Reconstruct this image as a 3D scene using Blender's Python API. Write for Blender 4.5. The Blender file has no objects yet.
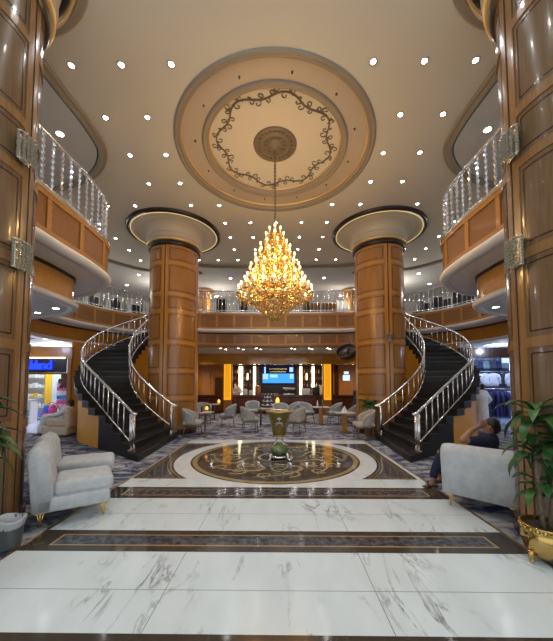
import bpy, bmesh, math, random
from math import sin, cos, pi, radians, sqrt, atan2, hypot
from mathutils import Vector, Matrix
random.seed(7)
S = bpy.context.scene
COL = S.collection
A = -0.14                      # x of the hall's axis of symmetry

# ------------------------------------------------------------------ materials
def new_mat(name):
    m = bpy.data.materials.new(name); m.use_nodes = True
    nt = m.node_tree; b = nt.nodes['Principled BSDF']
    return m, nt, b
def setp(b, col=None, rough=None, metal=None, spec=None, coat=None, trans=None, ior=None, sheen=None):
    if col is not None: b.inputs['Base Color'].default_value = (*col, 1)
    if rough is not None: b.inputs['Roughness'].default_value = rough
    if metal is not None: b.inputs['Metallic'].default_value = metal
    if spec is not None: b.inputs['Specular IOR Level'].default_value = spec
    if coat is not None:
        b.inputs['Coat Weight'].default_value = coat; b.inputs['Coat Roughness'].default_value = 0.08
    if trans is not None: b.inputs['Transmission Weight'].default_value = trans
    if ior is not None: b.inputs['IOR'].default_value = ior
    if sheen is not None: b.inputs['Sheen Weight'].default_value = sheen
def plain(name, col, rough=.5, metal=0., **k):
    m, nt, b = new_mat(name); setp(b, col, rough, metal, **k)
    n = nt.nodes.new('ShaderNodeTexNoise'); n.inputs['Scale'].default_value = 30
    tc = nt.nodes.new('ShaderNodeTexCoord'); nt.links.new(tc.outputs['Object'], n.inputs['Vector'])
    mr = nt.nodes.new('ShaderNodeMapRange'); mr.inputs['To Min'].default_value = max(.02, rough*.85); mr.inputs['To Max'].default_value = min(1, rough*1.15)
    nt.links.new(n.outputs['Fac'], mr.inputs['Value']); nt.links.new(mr.outputs['Result'], b.inputs['Roughness'])
    return m
def ramp(nt, fac, stops):
    r = nt.nodes.new('ShaderNodeValToRGB')
    e = r.color_ramp.elements
    while len(e) < len(stops): e.new(.5)
    for i, (p, c) in enumerate(stops):
        e[i].position = p; e[i].color = (*c, 1)
    nt.links.new(fac, r.inputs['Fac']); return r.outputs['Color']
def noise(nt, scale, detail=4, vec_scale=(1,1,1), rot=(0,0,0), dist=0., coord='Object', rough=.5):
    tc = nt.nodes.new('ShaderNodeTexCoord'); mp = nt.nodes.new('ShaderNodeMapping')
    mp.inputs['Scale'].default_value = vec_scale; mp.inputs['Rotation'].default_value = rot
    nt.links.new(tc.outputs[coord], mp.inputs['Vector'])
    n = nt.nodes.new('ShaderNodeTexNoise'); n.inputs['Scale'].default_value = scale
    n.inputs['Detail'].default_value = detail; n.inputs['Distortion'].default_value = dist; n.inputs['Roughness'].default_value = rough
    nt.links.new(mp.outputs['Vector'], n.inputs['Vector']); return n.outputs['Fac']
def mix(nt, fac, a, b, mode='MIX'):
    x = nt.nodes.new('ShaderNodeMix'); x.data_type = 'RGBA'; x.blend_type = mode
    if isinstance(fac, float): x.inputs[0].default_value = fac
    else: nt.links.new(fac, x.inputs[0])
    for s, i in ((a, 6), (b, 7)):
        if isinstance(s, tuple): x.inputs[i].default_value = (*s, 1)
        else: nt.links.new(s, x.inputs[i])
    return x.outputs[2]
def wood(name, c1, c2, rough=.3, coat=.4, axis='z', sc=1.):
    m, nt, b = new_mat(name); setp(b, c1, rough, 0, coat=coat)
    vs = {'z': (9, 9, .55), 'x': (.55, 9, 9), 'y': (9, .55, 9)}[axis]
    f = noise(nt, 2.2*sc, 6, vs, dist=1.2, rough=.6)
    c = ramp(nt, f, [(.32, c2), (.68, c1)])
    f2 = noise(nt, .9, 3)
    k = ramp(nt, f2, [(.3, (.86, .84, .82)), (.7, (1.08, 1.06, 1.04))])
    nt.links.new(mix(nt, 1., c, k, 'MULTIPLY'), b.inputs['Base Color'])
    return m
def marble(name, base, vein, rough=.1, sc=1., amt=.5, rot=(0,0,.9), vs=(1.,.32,1.)):
    m, nt, b = new_mat(name); setp(b, base, rough, 0)
    f = noise(nt, 1.5*sc, 7, vs, rot, dist=.5, rough=.62)
    ma = nt.nodes.new('ShaderNodeMath'); ma.operation = 'SUBTRACT'; ma.inputs[1].default_value = .5
    nt.links.new(f, ma.inputs[0])
    mb = nt.nodes.new('ShaderNodeMath'); mb.operation = 'ABSOLUTE'; nt.links.new(ma.outputs[0], mb.inputs[0])
    v = ramp(nt, mb.outputs[0], [(0, (1,1,1)), (.006, (.55,.55,.55)), (.024, (0,0,0))])
    g = noise(nt, .9*sc, 3); gate = ramp(nt, g, [(.47, (0,0,0)), (.68, (1,1,1))])
    vf = mix(nt, 1., v, gate, 'MULTIPLY')
    vf = mix(nt, 1., vf, (amt, amt, amt), 'MULTIPLY')
    cl = noise(nt, 2.3*sc, 5, vs, rot)
    c0 = mix(nt, ramp(nt, cl, [(.35, (0,0,0)), (.75, (1,1,1))]), base, tuple(.88*x for x in base))
    nt.links.new(mix(nt, vf, c0, vein), b.inputs['Base Color'])
    return m
def speckle(name, c1, c2, scale, rough=.3, detail=6, stops=(.4, .62), coat=None, bump=0., spec=.5):
    m, nt, b = new_mat(name); setp(b, c1, rough, 0, coat=coat, spec=spec)
    f = noise(nt, scale, detail, rough=.65)
    nt.links.new(ramp(nt, f, [(stops[0], c1), (stops[1], c2)]), b.inputs['Base Color'])
    if bump:
        bp = nt.nodes.new('ShaderNodeBump'); bp.inputs['Strength'].default_value = bump; bp.inputs['Distance'].default_value = .01
        nt.links.new(noise(nt, scale*6, 3), bp.inputs['Height']); nt.links.new(bp.outputs['Normal'], b.inputs['Normal'])
    return m
def emit(name, col, strength):
    m = bpy.data.materials.new(name); m.use_nodes = True; nt = m.node_tree
    nt.nodes.remove(nt.nodes['Principled BSDF'])
    e = nt.nodes.new('ShaderNodeEmission'); e.inputs['Color'].default_value = (*col, 1); e.inputs['Strength'].default_value = strength
    nt.links.new(e.outputs[0], nt.nodes['Material Output'].inputs['Surface']); return m
def carpet_mat():
    m, nt, b = new_mat('carpet_pile'); setp(b, (.2,.2,.24), .95, 0, spec=.1)
    a = noise(nt, 1.5, 6, (1, 2.0, 1), (0,0,.5), dist=1.8, rough=.62)
    c = ramp(nt, a, [(.38, (.035,.045,.10)), (.45, (.13,.135,.165)), (.54, (.33,.325,.33)), (.68, (.52,.51,.51))])
    d = noise(nt, 3.2, 4, dist=1.2); k = ramp(nt, d, [(.56, (0,0,0)), (.64, (.85,.85,.85))])
    nt.links.new(mix(nt, k, c, (.05,.065,.17)), b.inputs['Base Color'])
    bp = nt.nodes.new('ShaderNodeBump'); bp.inputs['Strength'].default_value = .3; bp.inputs['Distance'].default_value = .01
    nt.links.new(noise(nt, 160, 2), bp.inputs['Height']); nt.links.new(bp.outputs['Normal'], b.inputs['Normal'])
    return m
M = dict(
    wood=wood('honey_veneer', (.56,.255,.05), (.42,.175,.03), .3, .25),
    panel=wood('panel_veneer', (.40,.175,.036), (.29,.12,.023), .28, .25),
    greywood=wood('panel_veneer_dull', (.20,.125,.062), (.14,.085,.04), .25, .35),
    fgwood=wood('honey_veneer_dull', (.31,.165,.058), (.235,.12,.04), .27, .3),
    woodh=wood('honey_veneer_level', (.56,.27,.06), (.43,.19,.035), .35, .2, 'x'),
    panelh=wood('panel_veneer_level', (.34,.15,.035), (.25,.10,.022), .35, .15, 'x'),
    gold_wood=wood('amber_veneer', (.62,.31,.045), (.46,.21,.025), .16, .8, 'x', .7),
    stairwood=wood('stair_veneer', (.80,.38,.03), (.68,.29,.02), .35, .1),
    darkwood=wood('mahogany', (.075,.022,.012), (.04,.012,.008), .25, .5),
    redwood=wood('red_mahogany', (.16,.045,.02), (.10,.028,.012), .25, .5, 'x'),
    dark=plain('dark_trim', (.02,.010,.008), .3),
    cream=plain('cream_plaster', (.70,.645,.515), .7),
    cream2=plain('cream_moulding', (.56,.47,.35), .55),
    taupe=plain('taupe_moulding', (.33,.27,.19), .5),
    neck=plain('neck_plaster', (.62,.53,.40), .6),
    taupedark=plain('taupe_paint', (.19,.145,.095), .5),
    grey=plain('grey_paint_and_shade', (.60,.57,.52), .8),  # grey also carries the shade of a mezzanine ceiling that gets no floor bounce
    white=plain('white_plaster', (.74,.72,.69), .7),
    offwhite=plain('white_lacquer', (.8,.8,.79), .4),
    gold=plain('polished_gold', (.83,.58,.20), .18, 1.),
    potgold=plain('pot_gold', (.55,.37,.12), .14, 1.),
    goldleaf=plain('gold_leaf', (.95,.68,.28), .35, .6),
    brass=plain('brushed_brass', (.75,.55,.25), .3, 1.),
    chrome=plain('chrome', (.9,.9,.9), .2, 1.),
    silver=plain('antique_silver', (.72,.70,.64), .25, 1.),
    bronze=plain('bronze_legs', (.22,.16,.10), .35, .8),
    inlaygold=plain('inlay_gold', (.42,.31,.15), .15, .2),
    marble=marble('white_marble', (.73,.80,.81), (.10,.095,.09), .13, 1.5, .95),
    ringmarble=marble('white_marble_ring', (.78,.79,.77), (.4,.39,.37), .1, 2.2, .5),
    emperador=marble('brown_marble', (.06,.048,.036), (.15,.12,.085), .09, 3., .5),
    inlay=speckle('blue_grey_inlay', (.028,.030,.036), (.11,.11,.125), 14, .1),
    medal=speckle('dark_medallion_marble', (.05,.044,.036), (.12,.105,.085), 5, .08),
    granite2=speckle('granite_tread', (.014,.012,.011), (.045,.04,.037), 60, .22, spec=.3),
    granite=speckle('black_granite', (.010,.009,.008), (.035,.031,.028), 60, .35, spec=.2),
    carpet=carpet_mat(),
    joint=plain('joint_grout', (.22,.22,.21), .5),
    fabric=speckle('grey_velvet', (.47,.485,.49), (.56,.575,.58), 9, .85, bump=.1),
    fabric2=speckle('taupe_chair_fabric', (.33,.315,.285), (.42,.40,.37), 20, .9, bump=.15),
    fabric3=speckle('blue_grey_chair_fabric', (.32,.34,.345), (.41,.43,.435), 20, .9, bump=.15),
    fabric4=speckle('warm_chair_fabric', (.40,.35,.29), (.50,.44,.375), 20, .9, bump=.15),
    beige=speckle('beige_leather', (.55,.43,.31), (.63,.51,.38), 12, .55),
    greenfab=speckle('green_grey_fabric', (.10,.14,.11), (.17,.21,.17), 12, .8),
    leaf=speckle('leaf_green', (.018,.07,.012), (.05,.15,.03), 6, .35),
    leafdark=speckle('leaf_deep_green', (.012,.05,.016), (.04,.12,.03), 6, .35),
    stem=speckle('cane_bark', (.12,.085,.05), (.2,.15,.09), 30, .8),
    soil=speckle('soil', (.03,.02,.012), (.07,.05,.03), 40, .9),
    binm=plain('grey_plastic', (.10,.105,.11), .35),
    bag=plain('clear_liner', (.45,.46,.47), .3),
    black=plain('black_plastic', (.012,.012,.013), .4),
    navy=speckle('navy_cloth', (.010,.013,.04), (.02,.024,.06), 30, .9),
    blue=speckle('blue_cloth', (.025,.035,.16), (.05,.07,.26), 14, .85),
    whitecloth=speckle('white_cloth', (.66,.66,.66), (.8,.8,.8), 8, .85),
    skin=plain('skin', (.34,.17,.10), .5),
    hair=plain('dark_hair', (.012,.009,.008), .5),
    olive=speckle('olive_gold_ceramic', (.20,.135,.025), (.11,.085,.02), 4, .18, coat=.6),
    greenglass=speckle('green_enamel', (.10,.15,.05), (.22,.27,.10), 7, .08, coat=.8),
    crystal=plain('clear_crystal', (.78,.79,.84), .05, .55),
    beads=plain('sconce_crystal', (.33,.285,.20), .28, .75),
    amberglass=plain('amber_crystal', (.85,.52,.15), .12, .6),
    candle=plain('ivory_candle', (.8,.68,.45), .5),
    tile=plain('shop_tile', (.62,.68,.78), .12),
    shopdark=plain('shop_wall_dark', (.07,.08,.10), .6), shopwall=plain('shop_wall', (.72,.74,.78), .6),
    pink=plain('pink_plastic', (.75,.10,.38), .4), cyan=plain('blue_plastic', (.05,.22,.75), .4),
    red=plain('red_brown_plush', (.18,.03,.02), .8), yellow=plain('yellow_frame', (.85,.52,.03), .4),
    green=plain('green_box', (.10,.35,.2), .5), orange=plain('brown_copper', (.42,.13,.04), .3, .3),
    tabletop=plain('pale_stone_top', (.62,.58,.52), .2), cloth_dark=plain('charcoal_cloth', (.04,.04,.05), .9),
    glass=plain('shop_glass', (.9,.93,.95), .03, trans=.95, ior=1.05),
    downlight=emit('downlight_lens', (.88,.94,1.), 38.),
    downlight_soft=emit('soffit_lens', (.95,.97,1.), 26.),
    bulb=emit('warm_bulb', (1.,.58,.2), 9.),
    amber=emit('amber_panel_glow', (1.,.40,.012), .95),
    strip=emit('white_strip_glow', (1.,.86,.55), 3.2),
    bluesign=emit('blue_sign_glow', (.01,.03,1.), 3.),
    candleglow=emit('candle_lamp_glow', (1.,.33,.05), 3.),
    screen_blue=emit('screen_blue', (.05,.30,.95), 1.3), screen_dark=emit('screen_dark', (.012,.01,.03), .8),
    screen_pale=emit('screen_pale', (.35,.62,1.), 1.2), screen_text=emit('screen_text', (.8,.62,.2), .7),
    menu=emit('menu_screen', (.62,.75,1.), 1.1), coolpanel=emit('cool_panel', (.72,.83,1.), 9.),
    cove=emit('cove_tube', (1.,.70,.30), .9),
    violet=emit('violet_panel', (.35,.50,1.), 9.),
)

# ------------------------------------------------------------------ mesh builder
class MB:
    def __init__(s, tf=None): s.v, s.f, s.mi, s.sm, s.tf = [], [], [], [], tf
    def add(s, vs, fs, m=0, smooth=False):
        b = len(s.v); s.v += [tuple(s.tf(p)) if s.tf else tuple(p) for p in vs]
        for f in fs: s.f.append([b+i for i in f]); s.mi.append(m); s.sm.append(smooth)
    def box(s, c, d, rz=0., m=0, taper=1.):
        x, y, z = d[0]/2, d[1]/2, d[2]/2; vs = []
        for k, t in ((-1, 1.), (1, taper)):
            for i, j in ((-1,-1),(1,-1),(1,1),(-1,1)):
                px, py = i*x*t, j*y*t
                vs.append((c[0]+px*cos(rz)-py*sin(rz), c[1]+px*sin(rz)+py*cos(rz), c[2]+k*z))
        s.add(vs, [(0,3,2,1),(4,5,6,7),(0,1,5,4),(1,2,6,5),(2,3,7,6),(3,0,4,7)], m)
    def rbox(s, c, d, r=.05, rz=0., m=0, seg=3):
        # box with rounded edges (superellipsoid style grid projected)
        bm = bmesh.new(); bmesh.ops.create_cube(bm, size=1.)
        for v in bm.verts: v.co = Vector((v.co.x*d[0], v.co.y*d[1], v.co.z*d[2]))
        bmesh.ops.bevel(bm, geom=list(bm.edges), offset=min(r, min(d)*.49), segments=seg, profile=.5, affect='EDGES')
        R = Matrix.Rotation(rz, 3, 'Z'); vs = [Vector(c)+R@v.co for v in bm.verts]
        bm.verts.index_update(); s.add(vs, [[v.index for v in f.verts] for f in bm.faces], m, True); bm.free()
    def tube(s, pts, r, n=8, m=0, closed=False, caps=True, squash=1.):
        pts = [Vector(p) for p in pts]; N = len(pts)
        rs = r if isinstance(r, (list, tuple)) else [r]*N
        up = None; rings = []
        for i, p in enumerate(pts):
            a = pts[i-1] if (i or closed) else p; b = pts[(i+1) % N] if (i < N-1 or closed) else p
            t = (b-a).normalized() if (b-a).length > 1e-9 else Vector((0,0,1))
            if up is None:
                up = Vector((0,0,1)) if abs(t.z) < .9 else Vector((1,0,0))
            u = (up - t*up.dot(t))
            if u.length < 1e-6: u = t.orthogonal()
            u.normalize(); w = t.cross(u); up = u
            rings.append([p+u*(rs[i]*cos(2*pi*k/n)*squash)+w*(rs[i]*sin(2*pi*k/n)) for k in range(n)])
        vs = [q for R in rings for q in R]; fs = []
        for i in range(N if closed else N-1):
            j = (i+1) % N
            for k in range(n): fs.append((i*n+k, i*n+(k+1)%n, j*n+(k+1)%n, j*n+k))
        s.add(vs, fs, m, True)
        if caps and not closed:
            s.add(rings[0], [list(range(n))[::-1]], m); s.add(rings[-1], [list(range(n))], m)
    def lathe(s, prof, n=32, c=(0,0,0), m=0, smooth=True, a0=0., a1=2*pi):
        full = abs(a1-a0-2*pi) < 1e-6; k = n if full else n+1
        vs = [(c[0]+r*cos(a0+(a1-a0)*i/n), c[1]+r*sin(a0+(a1-a0)*i/n), c[2]+z) for r, z in prof for i in range(k)]
        fs = []
        for j in range(len(prof)-1):
            for i in range(n):
                i2 = (i+1) % k
                fs.append((j*k+i, j*k+i2, (j+1)*k+i2, (j+1)*k+i))
        s.add(vs, fs, m, smooth)
    def ring(s, r0, r1, z0, z1, n=64, c=(0,0), m=0):
        s.lathe([(r0,z0),(r1,z0),(r1,z1),(r0,z1),(r0,z0)], n, (c[0],c[1],0), m, False)
    def cyl(s, c, r, h, n=16, m=0, r2=None):
        r2 = r if r2 is None else r2
        s.lathe([(0.0005,0),(r,0),(r2,h),(.0005,h)], n, c, m, False)
    def arcbox(s, c, r0, r1, a0, a1, z0, z1, n=8, m=0):
        vs = []
        for i in range(n+1):
            a = a0+(a1-a0)*i/n
            for r, z in ((r0,z0),(r1,z0),(r1,z1),(r0,z1)): vs.append((c[0]+r*cos(a), c[1]+r*sin(a), z))
        fs = [(0,1,2,3), tuple(n*4+k for k in (3,2,1,0))]
        for i in range(n):
            for k in range(4): fs.append((i*4+k, i*4+(k+1)%4, (i+1)*4+(k+1)%4, (i+1)*4+k))
        s.add(vs, fs, m)
    def sphere(s, c, r, nu=12, nv=8, m=0, sc=(1,1,1)):
        vs = [(c[0], c[1], c[2]+r*sc[2])]
        for j in range(1, nv):
            for i in range(nu):
                t, a = pi*j/nv, 2*pi*i/nu
                vs.append((c[0]+r*sc[0]*sin(t)*cos(a), c[1]+r*sc[1]*sin(t)*sin(a), c[2]+r*sc[2]*cos(t)))
        vs.append((c[0], c[1], c[2]-r*sc[2])); L = len(vs)-1; fs = []
        for i in range(nu):
            fs.append((0, 1+i, 1+(i+1)%nu)); fs.append((L, L-nu+(i+1)%nu, L-nu+i))
            for j in range(nv-2): fs.append((1+j*nu+i, 1+(j+1)*nu+i, 1+(j+1)*nu+(i+1)%nu, 1+j*nu+(i+1)%nu))
        s.add(vs, fs, m, True)
    def octa(s, c, r, h, m=0):
        x, y, z = c
        s.add([(x,y,z+h*.4),(x+r,y,z),(x,y+r,z),(x-r,y,z),(x,y-r,z),(x,y,z-h*.6)],
              [(0,1,2),(0,2,3),(0,3,4),(0,4,1),(5,2,1),(5,3,2),(5,4,3),(5,1,4)], m)
    def prism(s, poly, z0, z1, m=0):
        bm = bmesh.new(); vs = [bm.verts.new((p[0], p[1], z0)) for p in poly]
        es = [bm.edges.new((vs[i], vs[(i+1) % len(vs)])) for i in range(len(vs))]
        bmesh.ops.triangle_fill(bm, use_beauty=True, use_dissolve=False, edges=es)
        bm.verts.index_update(); tri = [[v.index for v in f.verts] for f in bm.faces]
        co = [tuple(v.co) for v in bm.verts]; bm.free(); n = len(poly)
        s.add(co, tri, m); s.add([(x,y,z1) for x,y,_ in co], [t[::-1] for t in tri], m)
        s.add([(p[0],p[1],z0) for p in poly]+[(p[0],p[1],z1) for p in poly], [(i,(i+1)%n,n+(i+1)%n,n+i) for i in range(n)], m)
    def flat(s, L, R, z, th=.002, m=0, closed=False):
        n = len(L); vs = []
        for a, b in zip(L, R): vs += [(a[0],a[1],z-th),(b[0],b[1],z-th),(b[0],b[1],z),(a[0],a[1],z)]
        fs = []
        for i in range(n if closed else n-1):
            j = (i+1) % n
            for k in range(4): fs.append((i*4+k, i*4+(k+1)%4, j*4+(k+1)%4, j*4+k))
        if not closed: fs += [(0,1,2,3), tuple((n-1)*4+k for k in (3,2,1,0))]
        s.add(vs, fs, m)
    def ribbon(s, pts, w, z, th=.002, m=0, closed=False):
        L, R = [], []; n = len(pts)
        for i, p in enumerate(pts):
            a = pts[i-1] if (i or closed) else p; b = pts[(i+1)%n] if (i < n-1 or closed) else p
            dx, dy = b[0]-a[0], b[1]-a[1]; l = hypot(dx, dy) or 1
            ww = w[i] if isinstance(w, (list,tuple)) else w
            L.append((p[0]-dy/l*ww/2, p[1]+dx/l*ww/2)); R.append((p[0]+dy/l*ww/2, p[1]-dx/l*ww/2))
        s.flat(L, R, z, th, m, closed)
    def sweep(s, path, prof, m=0, smooth=False):
        # path: [(x, y, nx, ny)], prof: closed loop of (offset outwards, z)
        k = len(prof); vs = [(x+nx*o, y+ny*o, z) for x, y, nx, ny in path for o, z in prof]; fs = []
        for i in range(len(path)-1):
            for j in range(k): fs.append((i*k+j, i*k+(j+1)%k, (i+1)*k+(j+1)%k, (i+1)*k+j))
        s.add(vs, fs, m, smooth)
        e = (len(path)-1)*k
        s.add(vs[:k], [list(range(k))], m); s.add(vs[e:], [list(range(k))[::-1]], m)
    def mesh(s, name, mats):
        me = bpy.data.meshes.new(name); me.from_pydata(s.v, [], s.f)
        for mt in (mats if isinstance(mats, (list,tuple)) else [mats]): me.materials.append(mt)
        me.polygons.foreach_set('material_index', s.mi); me.polygons.foreach_set('use_smooth', s.sm)
        bm = bmesh.new(); bm.from_mesh(me); bmesh.ops.remove_doubles(bm, verts=bm.verts, dist=1e-5)
        bmesh.ops.recalc_face_normals(bm, faces=bm.faces); bm.to_mesh(me); bm.free()
        me.update(); return me
    def build(s, name, mats, parent=None, loc=None, rz=0.):
        o = bpy.data.objects.new(name, s.mesh(name, mats)); COL.objects.link(o)
        if parent: o.parent = parent
        if loc: o.location = loc
        o.rotation_euler.z = rz
        return o

def tag(o, label=None, cat=None, group=None, kind=None):
    if label: o['label'] = label
    if cat: o['category'] = cat
    if group: o['group'] = group
    if kind: o['kind'] = kind
    return o
def thing(name, label, cat, loc=(0,0,0), rz=0., group=None, kind=None):
    o = bpy.data.objects.new(name, None); COL.objects.link(o); o.location = loc; o.rotation_euler.z = rz
    o.empty_display_size = .1
    return tag(o, label, cat, group, kind)
def struct(name, mb, m, label=None):
    return tag(mb.build(name, m), label, None, None, 'structure')
def dup(root, loc=None, rz=None, label=None, group=None):
    r = root.copy(); COL.objects.link(r)
    if loc is not None: r.location = loc
    if rz is not None: r.rotation_euler.z = rz
    if label: r['label'] = label
    if group: r['group'] = group
    for ch in list(root.children):
        c = ch.copy(); COL.objects.link(c); c.parent = r
        for g in list(ch.children):
            d = g.copy(); COL.objects.link(d); d.parent = c
    return r
def mirror(s): return lambda p: (A + s*p[0], p[1], p[2])

# path helpers -------------------------------------------------------
def catmull(P, per=8):
    out = []; n = len(P)
    for i in range(n-1):
        p0, p1, p2, p3 = P[max(0,i-1)], P[i], P[i+1], P[min(n-1,i+2)]
        for k in range(per):
            t = k/per
            out.append(tuple(.5*((2*b)+(-a+c)*t+(2*a-5*b+4*c-d)*t*t+(-a+3*b-3*c+d)*t**3) for a,b,c,d in zip(p0,p1,p2,p3)))
    out.append(tuple(P[-1])); return out
def withn(pts):
    out = []; n = len(pts)
    for i in range(n):
        a, b = pts[max(0,i-1)], pts[min(n-1,i+1)]
        dx, dy = b[0]-a[0], b[1]-a[1]; l = hypot(dx,dy) or 1
        out.append((pts[i][0], pts[i][1], dy/l, -dx/l))
    return out
def arclen(pts):
    s = [0.]
    for i in range(1, len(pts)): s.append(s[-1]+hypot(pts[i][0]-pts[i-1][0], pts[i][1]-pts[i-1][1]))
    return s
def at_len(pn, sl, s):
    s = max(0., min(sl[-1], s))
    for i in range(1, len(sl)):
        if sl[i] >= s:
            t = (s-sl[i-1])/max(1e-9, sl[i]-sl[i-1]); return tuple(a+(b-a)*t for a, b in zip(pn[i-1], pn[i]))
    return pn[-1]
def sub(pn, sl, s0, s1, step=.15):
    n = max(1, int(abs(s1-s0)/step)); return [at_len(pn, sl, s0+(s1-s0)*i/n) for i in range(n+1)]

ZC = 7.32       # main ceiling
ZM = 5.0        # mezzanine floor
DOME = (A+.02, 7.04)
SIDE = catmull([(3.85,4.14),(3.85,5.2),(3.83,6.1),(3.98,6.95),(4.65,7.7),(5.55,8.15),(6.6,8.55),(7.55,9.3),(8.05,10.5),(8.0,11.8),(7.4,13.1),(6.35,14.1),(5.0,14.5),(3.75,14.45)], 6)
SIDE_N = withn(SIDE); SIDE_L = arclen(SIDE)
MID = catmull([(3.72,12.75),(3.68,13.3),(3.3,13.62),(1.8,13.72),(0,13.78),(-1.8,13.72),(-3.3,13.62),(-3.68,13.3),(-3.72,12.75)], 6)
MID_N = withn(MID); MID_L = arclen(MID)

# ------------------------------------------------------------------ setting: floors, ceiling, walls
b = MB(); b.prism([(-14,-2.5),(14,-2.5),(14,22),(-14,22)], -.2, 0.); struct('floor', b, M['carpet'])
# marble carpet of the hall
b = MB(); X0, X1 = A-2.55, A+2.66
b.box(((X0+X1)/2, 3.3, 0), (X1-X0, 11.7, .008), m=0)                  # white field -2.5 .. 9.15
for y0, y1, inn in ((1.66, 2.11, 0), (3.11, 3.54, 1), (4.53, 5.0, 1)):  # dark cross bands
    w = X1-X0
    b.box(((X0+X1)/2, (y0+y1)/2, .005), (w, y1-y0, .006), m=1)
    if inn:
        iy0, iy1 = y0+.12, y1-.12
        b.box(((X0+X1)/2, (iy0+iy1)/2, .0062), (w-.5, iy1-iy0+.04, .0062), m=3)
        b.box(((X0+X1)/2, (iy0+iy1)/2, .0072), (w-.56, iy1-iy0, .0062), m=2)
for y in (2.55, 4.0, .9, -.2):
    b.box(((X0+X1)/2, y, .002), (X1-X0, .006, .0052), m=4)
for x in (X0+1.74, X0+3.47):
    b.box((x, 1.2, .002), (.006, 6.9, .0052), m=4)
cx, cy = A+.03, 7.05
# corner gussets between ring and the rectangle
for sx in (-1, 1):
        for inset, z, mm in ((0,.0045,1),(.05,.0052,3),(.066,.0058,1),(.115,.0064,3),(.127,.007,2)):
            R_, xo, yo = 2.24+inset, 2.56-inset, 1.60-inset; t0 = math.asin(yo/R_)
            P = [(R_*cos(t0-2*t0*i/28), R_*sin(t0-2*t0*i/28)) for i in range(29)]+[(xo, -yo), (xo, yo)]
            b.prism([(cx+sx*p[0], cy+p[1]) for p in P], .001, z, mm)
        # white rails outside
b.ring(1.9, 2.2, .001, .0062, 96, (cx,cy), 5)
b.ring(1.74, 1.9, .001, .0072, 96, (cx,cy), 1)
b.ring(1.76, 1.86, .001, .0085, 96, (cx,cy), 3)
b.ring(.0005, 1.74, .001, .0078, 96, (cx,cy), 6)
# gold scrolls of the medallion
for k in range(8):
    a = 2*pi*k/8
    def loc(r, t, a=a): return (cx+r*cos(a+t), cy+r*sin(a+t))
    P = [loc(.55+1.0*u, .55*sin(u*pi*1.15)) for u in [i/20 for i in range(21)]]
    b.ribbon(P, [.02+.07*sin(pi*i/20) for i in range(21)], .0098, .002, 3)
    for sgn, r0, t0, R0 in ((1, 1.32, .22, .22), (-1, .95, .12, .2), (-1, 1.4, -.12, .16)):
        c0 = loc(r0, t0); P = []
        for i in range(26):
            u = i/25; ph = a + sgn*(u*pi*2.6) ; rr = R0*(1-.8*u)
            P.append((c0[0]+rr*cos(ph), c0[1]+rr*sin(ph)))
        b.ribbon(P, [.05*(1-.6*i/25)+.006 for i in range(26)], .0102, .002, 3)
b.ring(.34, .42, .001, .0098, 48, (cx,cy), 3)
struct('floor_marble', b, [M['marble'], M['emperador'], M['inlay'], M['inlaygold'], M['joint'], M['ringmarble'], M['medal']])
b = MB()
for x in (X0-.015, X1+.015): b.box((x, 3.3, .004), (.03, 11.7, .012))
b.box(((X0+X1)/2, 9.165, .004), (X1-X0+.06, .03, .012)); struct('trim_1', b, M['brass'])
# white marble returns at the back of the carpet
# pale shop floors
b = MB(); b.prism([(-14,10.4),(-7.9,10.4),(-7.9,12.),(-8.2,12.),(-8.2,17),(-14,17)], -.01, .006)
b.prism([(14,11.6),(7.5,11.6),(7.5,17),(14,17)], -.01, .006); struct('floor_shop', b, M['tile'])

# main ceiling with the dome's round opening
bm = bmesh.new()
def loop(P, z): 
    vs = [bm.verts.new((p[0],p[1],z)) for p in P]; return [bm.edges.new((vs[i], vs[(i+1)%len(vs)])) for i in range(len(vs))]
es = loop([(-14,-2.5),(14,-2.5),(14,22),(-14,22)], ZC) + loop([(DOME[0]+2.2*cos(2*pi*i/96), DOME[1]+2.2*sin(2*pi*i/96)) for i in range(96)], ZC)
bmesh.ops.triangle_fill(bm, use_beauty=True, use_dissolve=False, edges=es)
me = bpy.data.meshes.new('ceiling'); bm.to_mesh(me); bm.free(); me.materials.append(M['cream'])
o = bpy.data.objects.new('ceiling', me); COL.objects.link(o); o['kind'] = 'structure'

# dome rings, painted scrolls and rosette
dome = thing('ceiling_dome', 'large round stepped ceiling dome with painted scrolls above the chandelier', 'ceiling dome', (DOME[0], DOME[1], ZC))
b = MB(); b.lathe([(2.36,0),(2.35,-.03),(2.32,-.04),(2.29,-.03),(2.27,-.01),(2.25,-.03),(2.22,-.025),(2.2,.0),(2.2,.1)], 96)
b.build('outer_moulding', M['taupe'], dome)
b = MB(); b.lathe([(2.2,.075),(2.18,.07),(2.165,.085),(2.17,.1)], 96); b.build('gilt_fillet', M['goldleaf'], dome)
b = MB(); b.lathe([(2.2,.1),(1.7,.1)], 96); b.build('flat_ring', M['cream2'], dome)
b = MB(); b.lathe([(1.74,.1),(1.73,.06),(1.70,.045),(1.67,.06),(1.65,.08),(1.62,.06),(1.59,.075),(1.585,.22)], 96); b.build('inner_moulding', M['taupe'], dome)
b = MB(); b.lathe([(1.585,.18),(1.56,.175),(1.55,.19),(1.56,.2)], 96); b.build('gilt_fillet', M['goldleaf'], dome)
b = MB(); b.lathe([(1.59,.2),(.9,.26),(.0005,.28)], 96); b.build('inner_disc', M['cream'], dome)
b = MB(); ZP = .205
def dz(r): return .2+.06*(1.54-r)/.64 - .008
def vine(P, w, mm=0): b.tube([(x, y, dz(hypot(x,y))) for x, y in P], w, 5, mm)
N = 8; RV, AV = 1.33, .085
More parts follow.
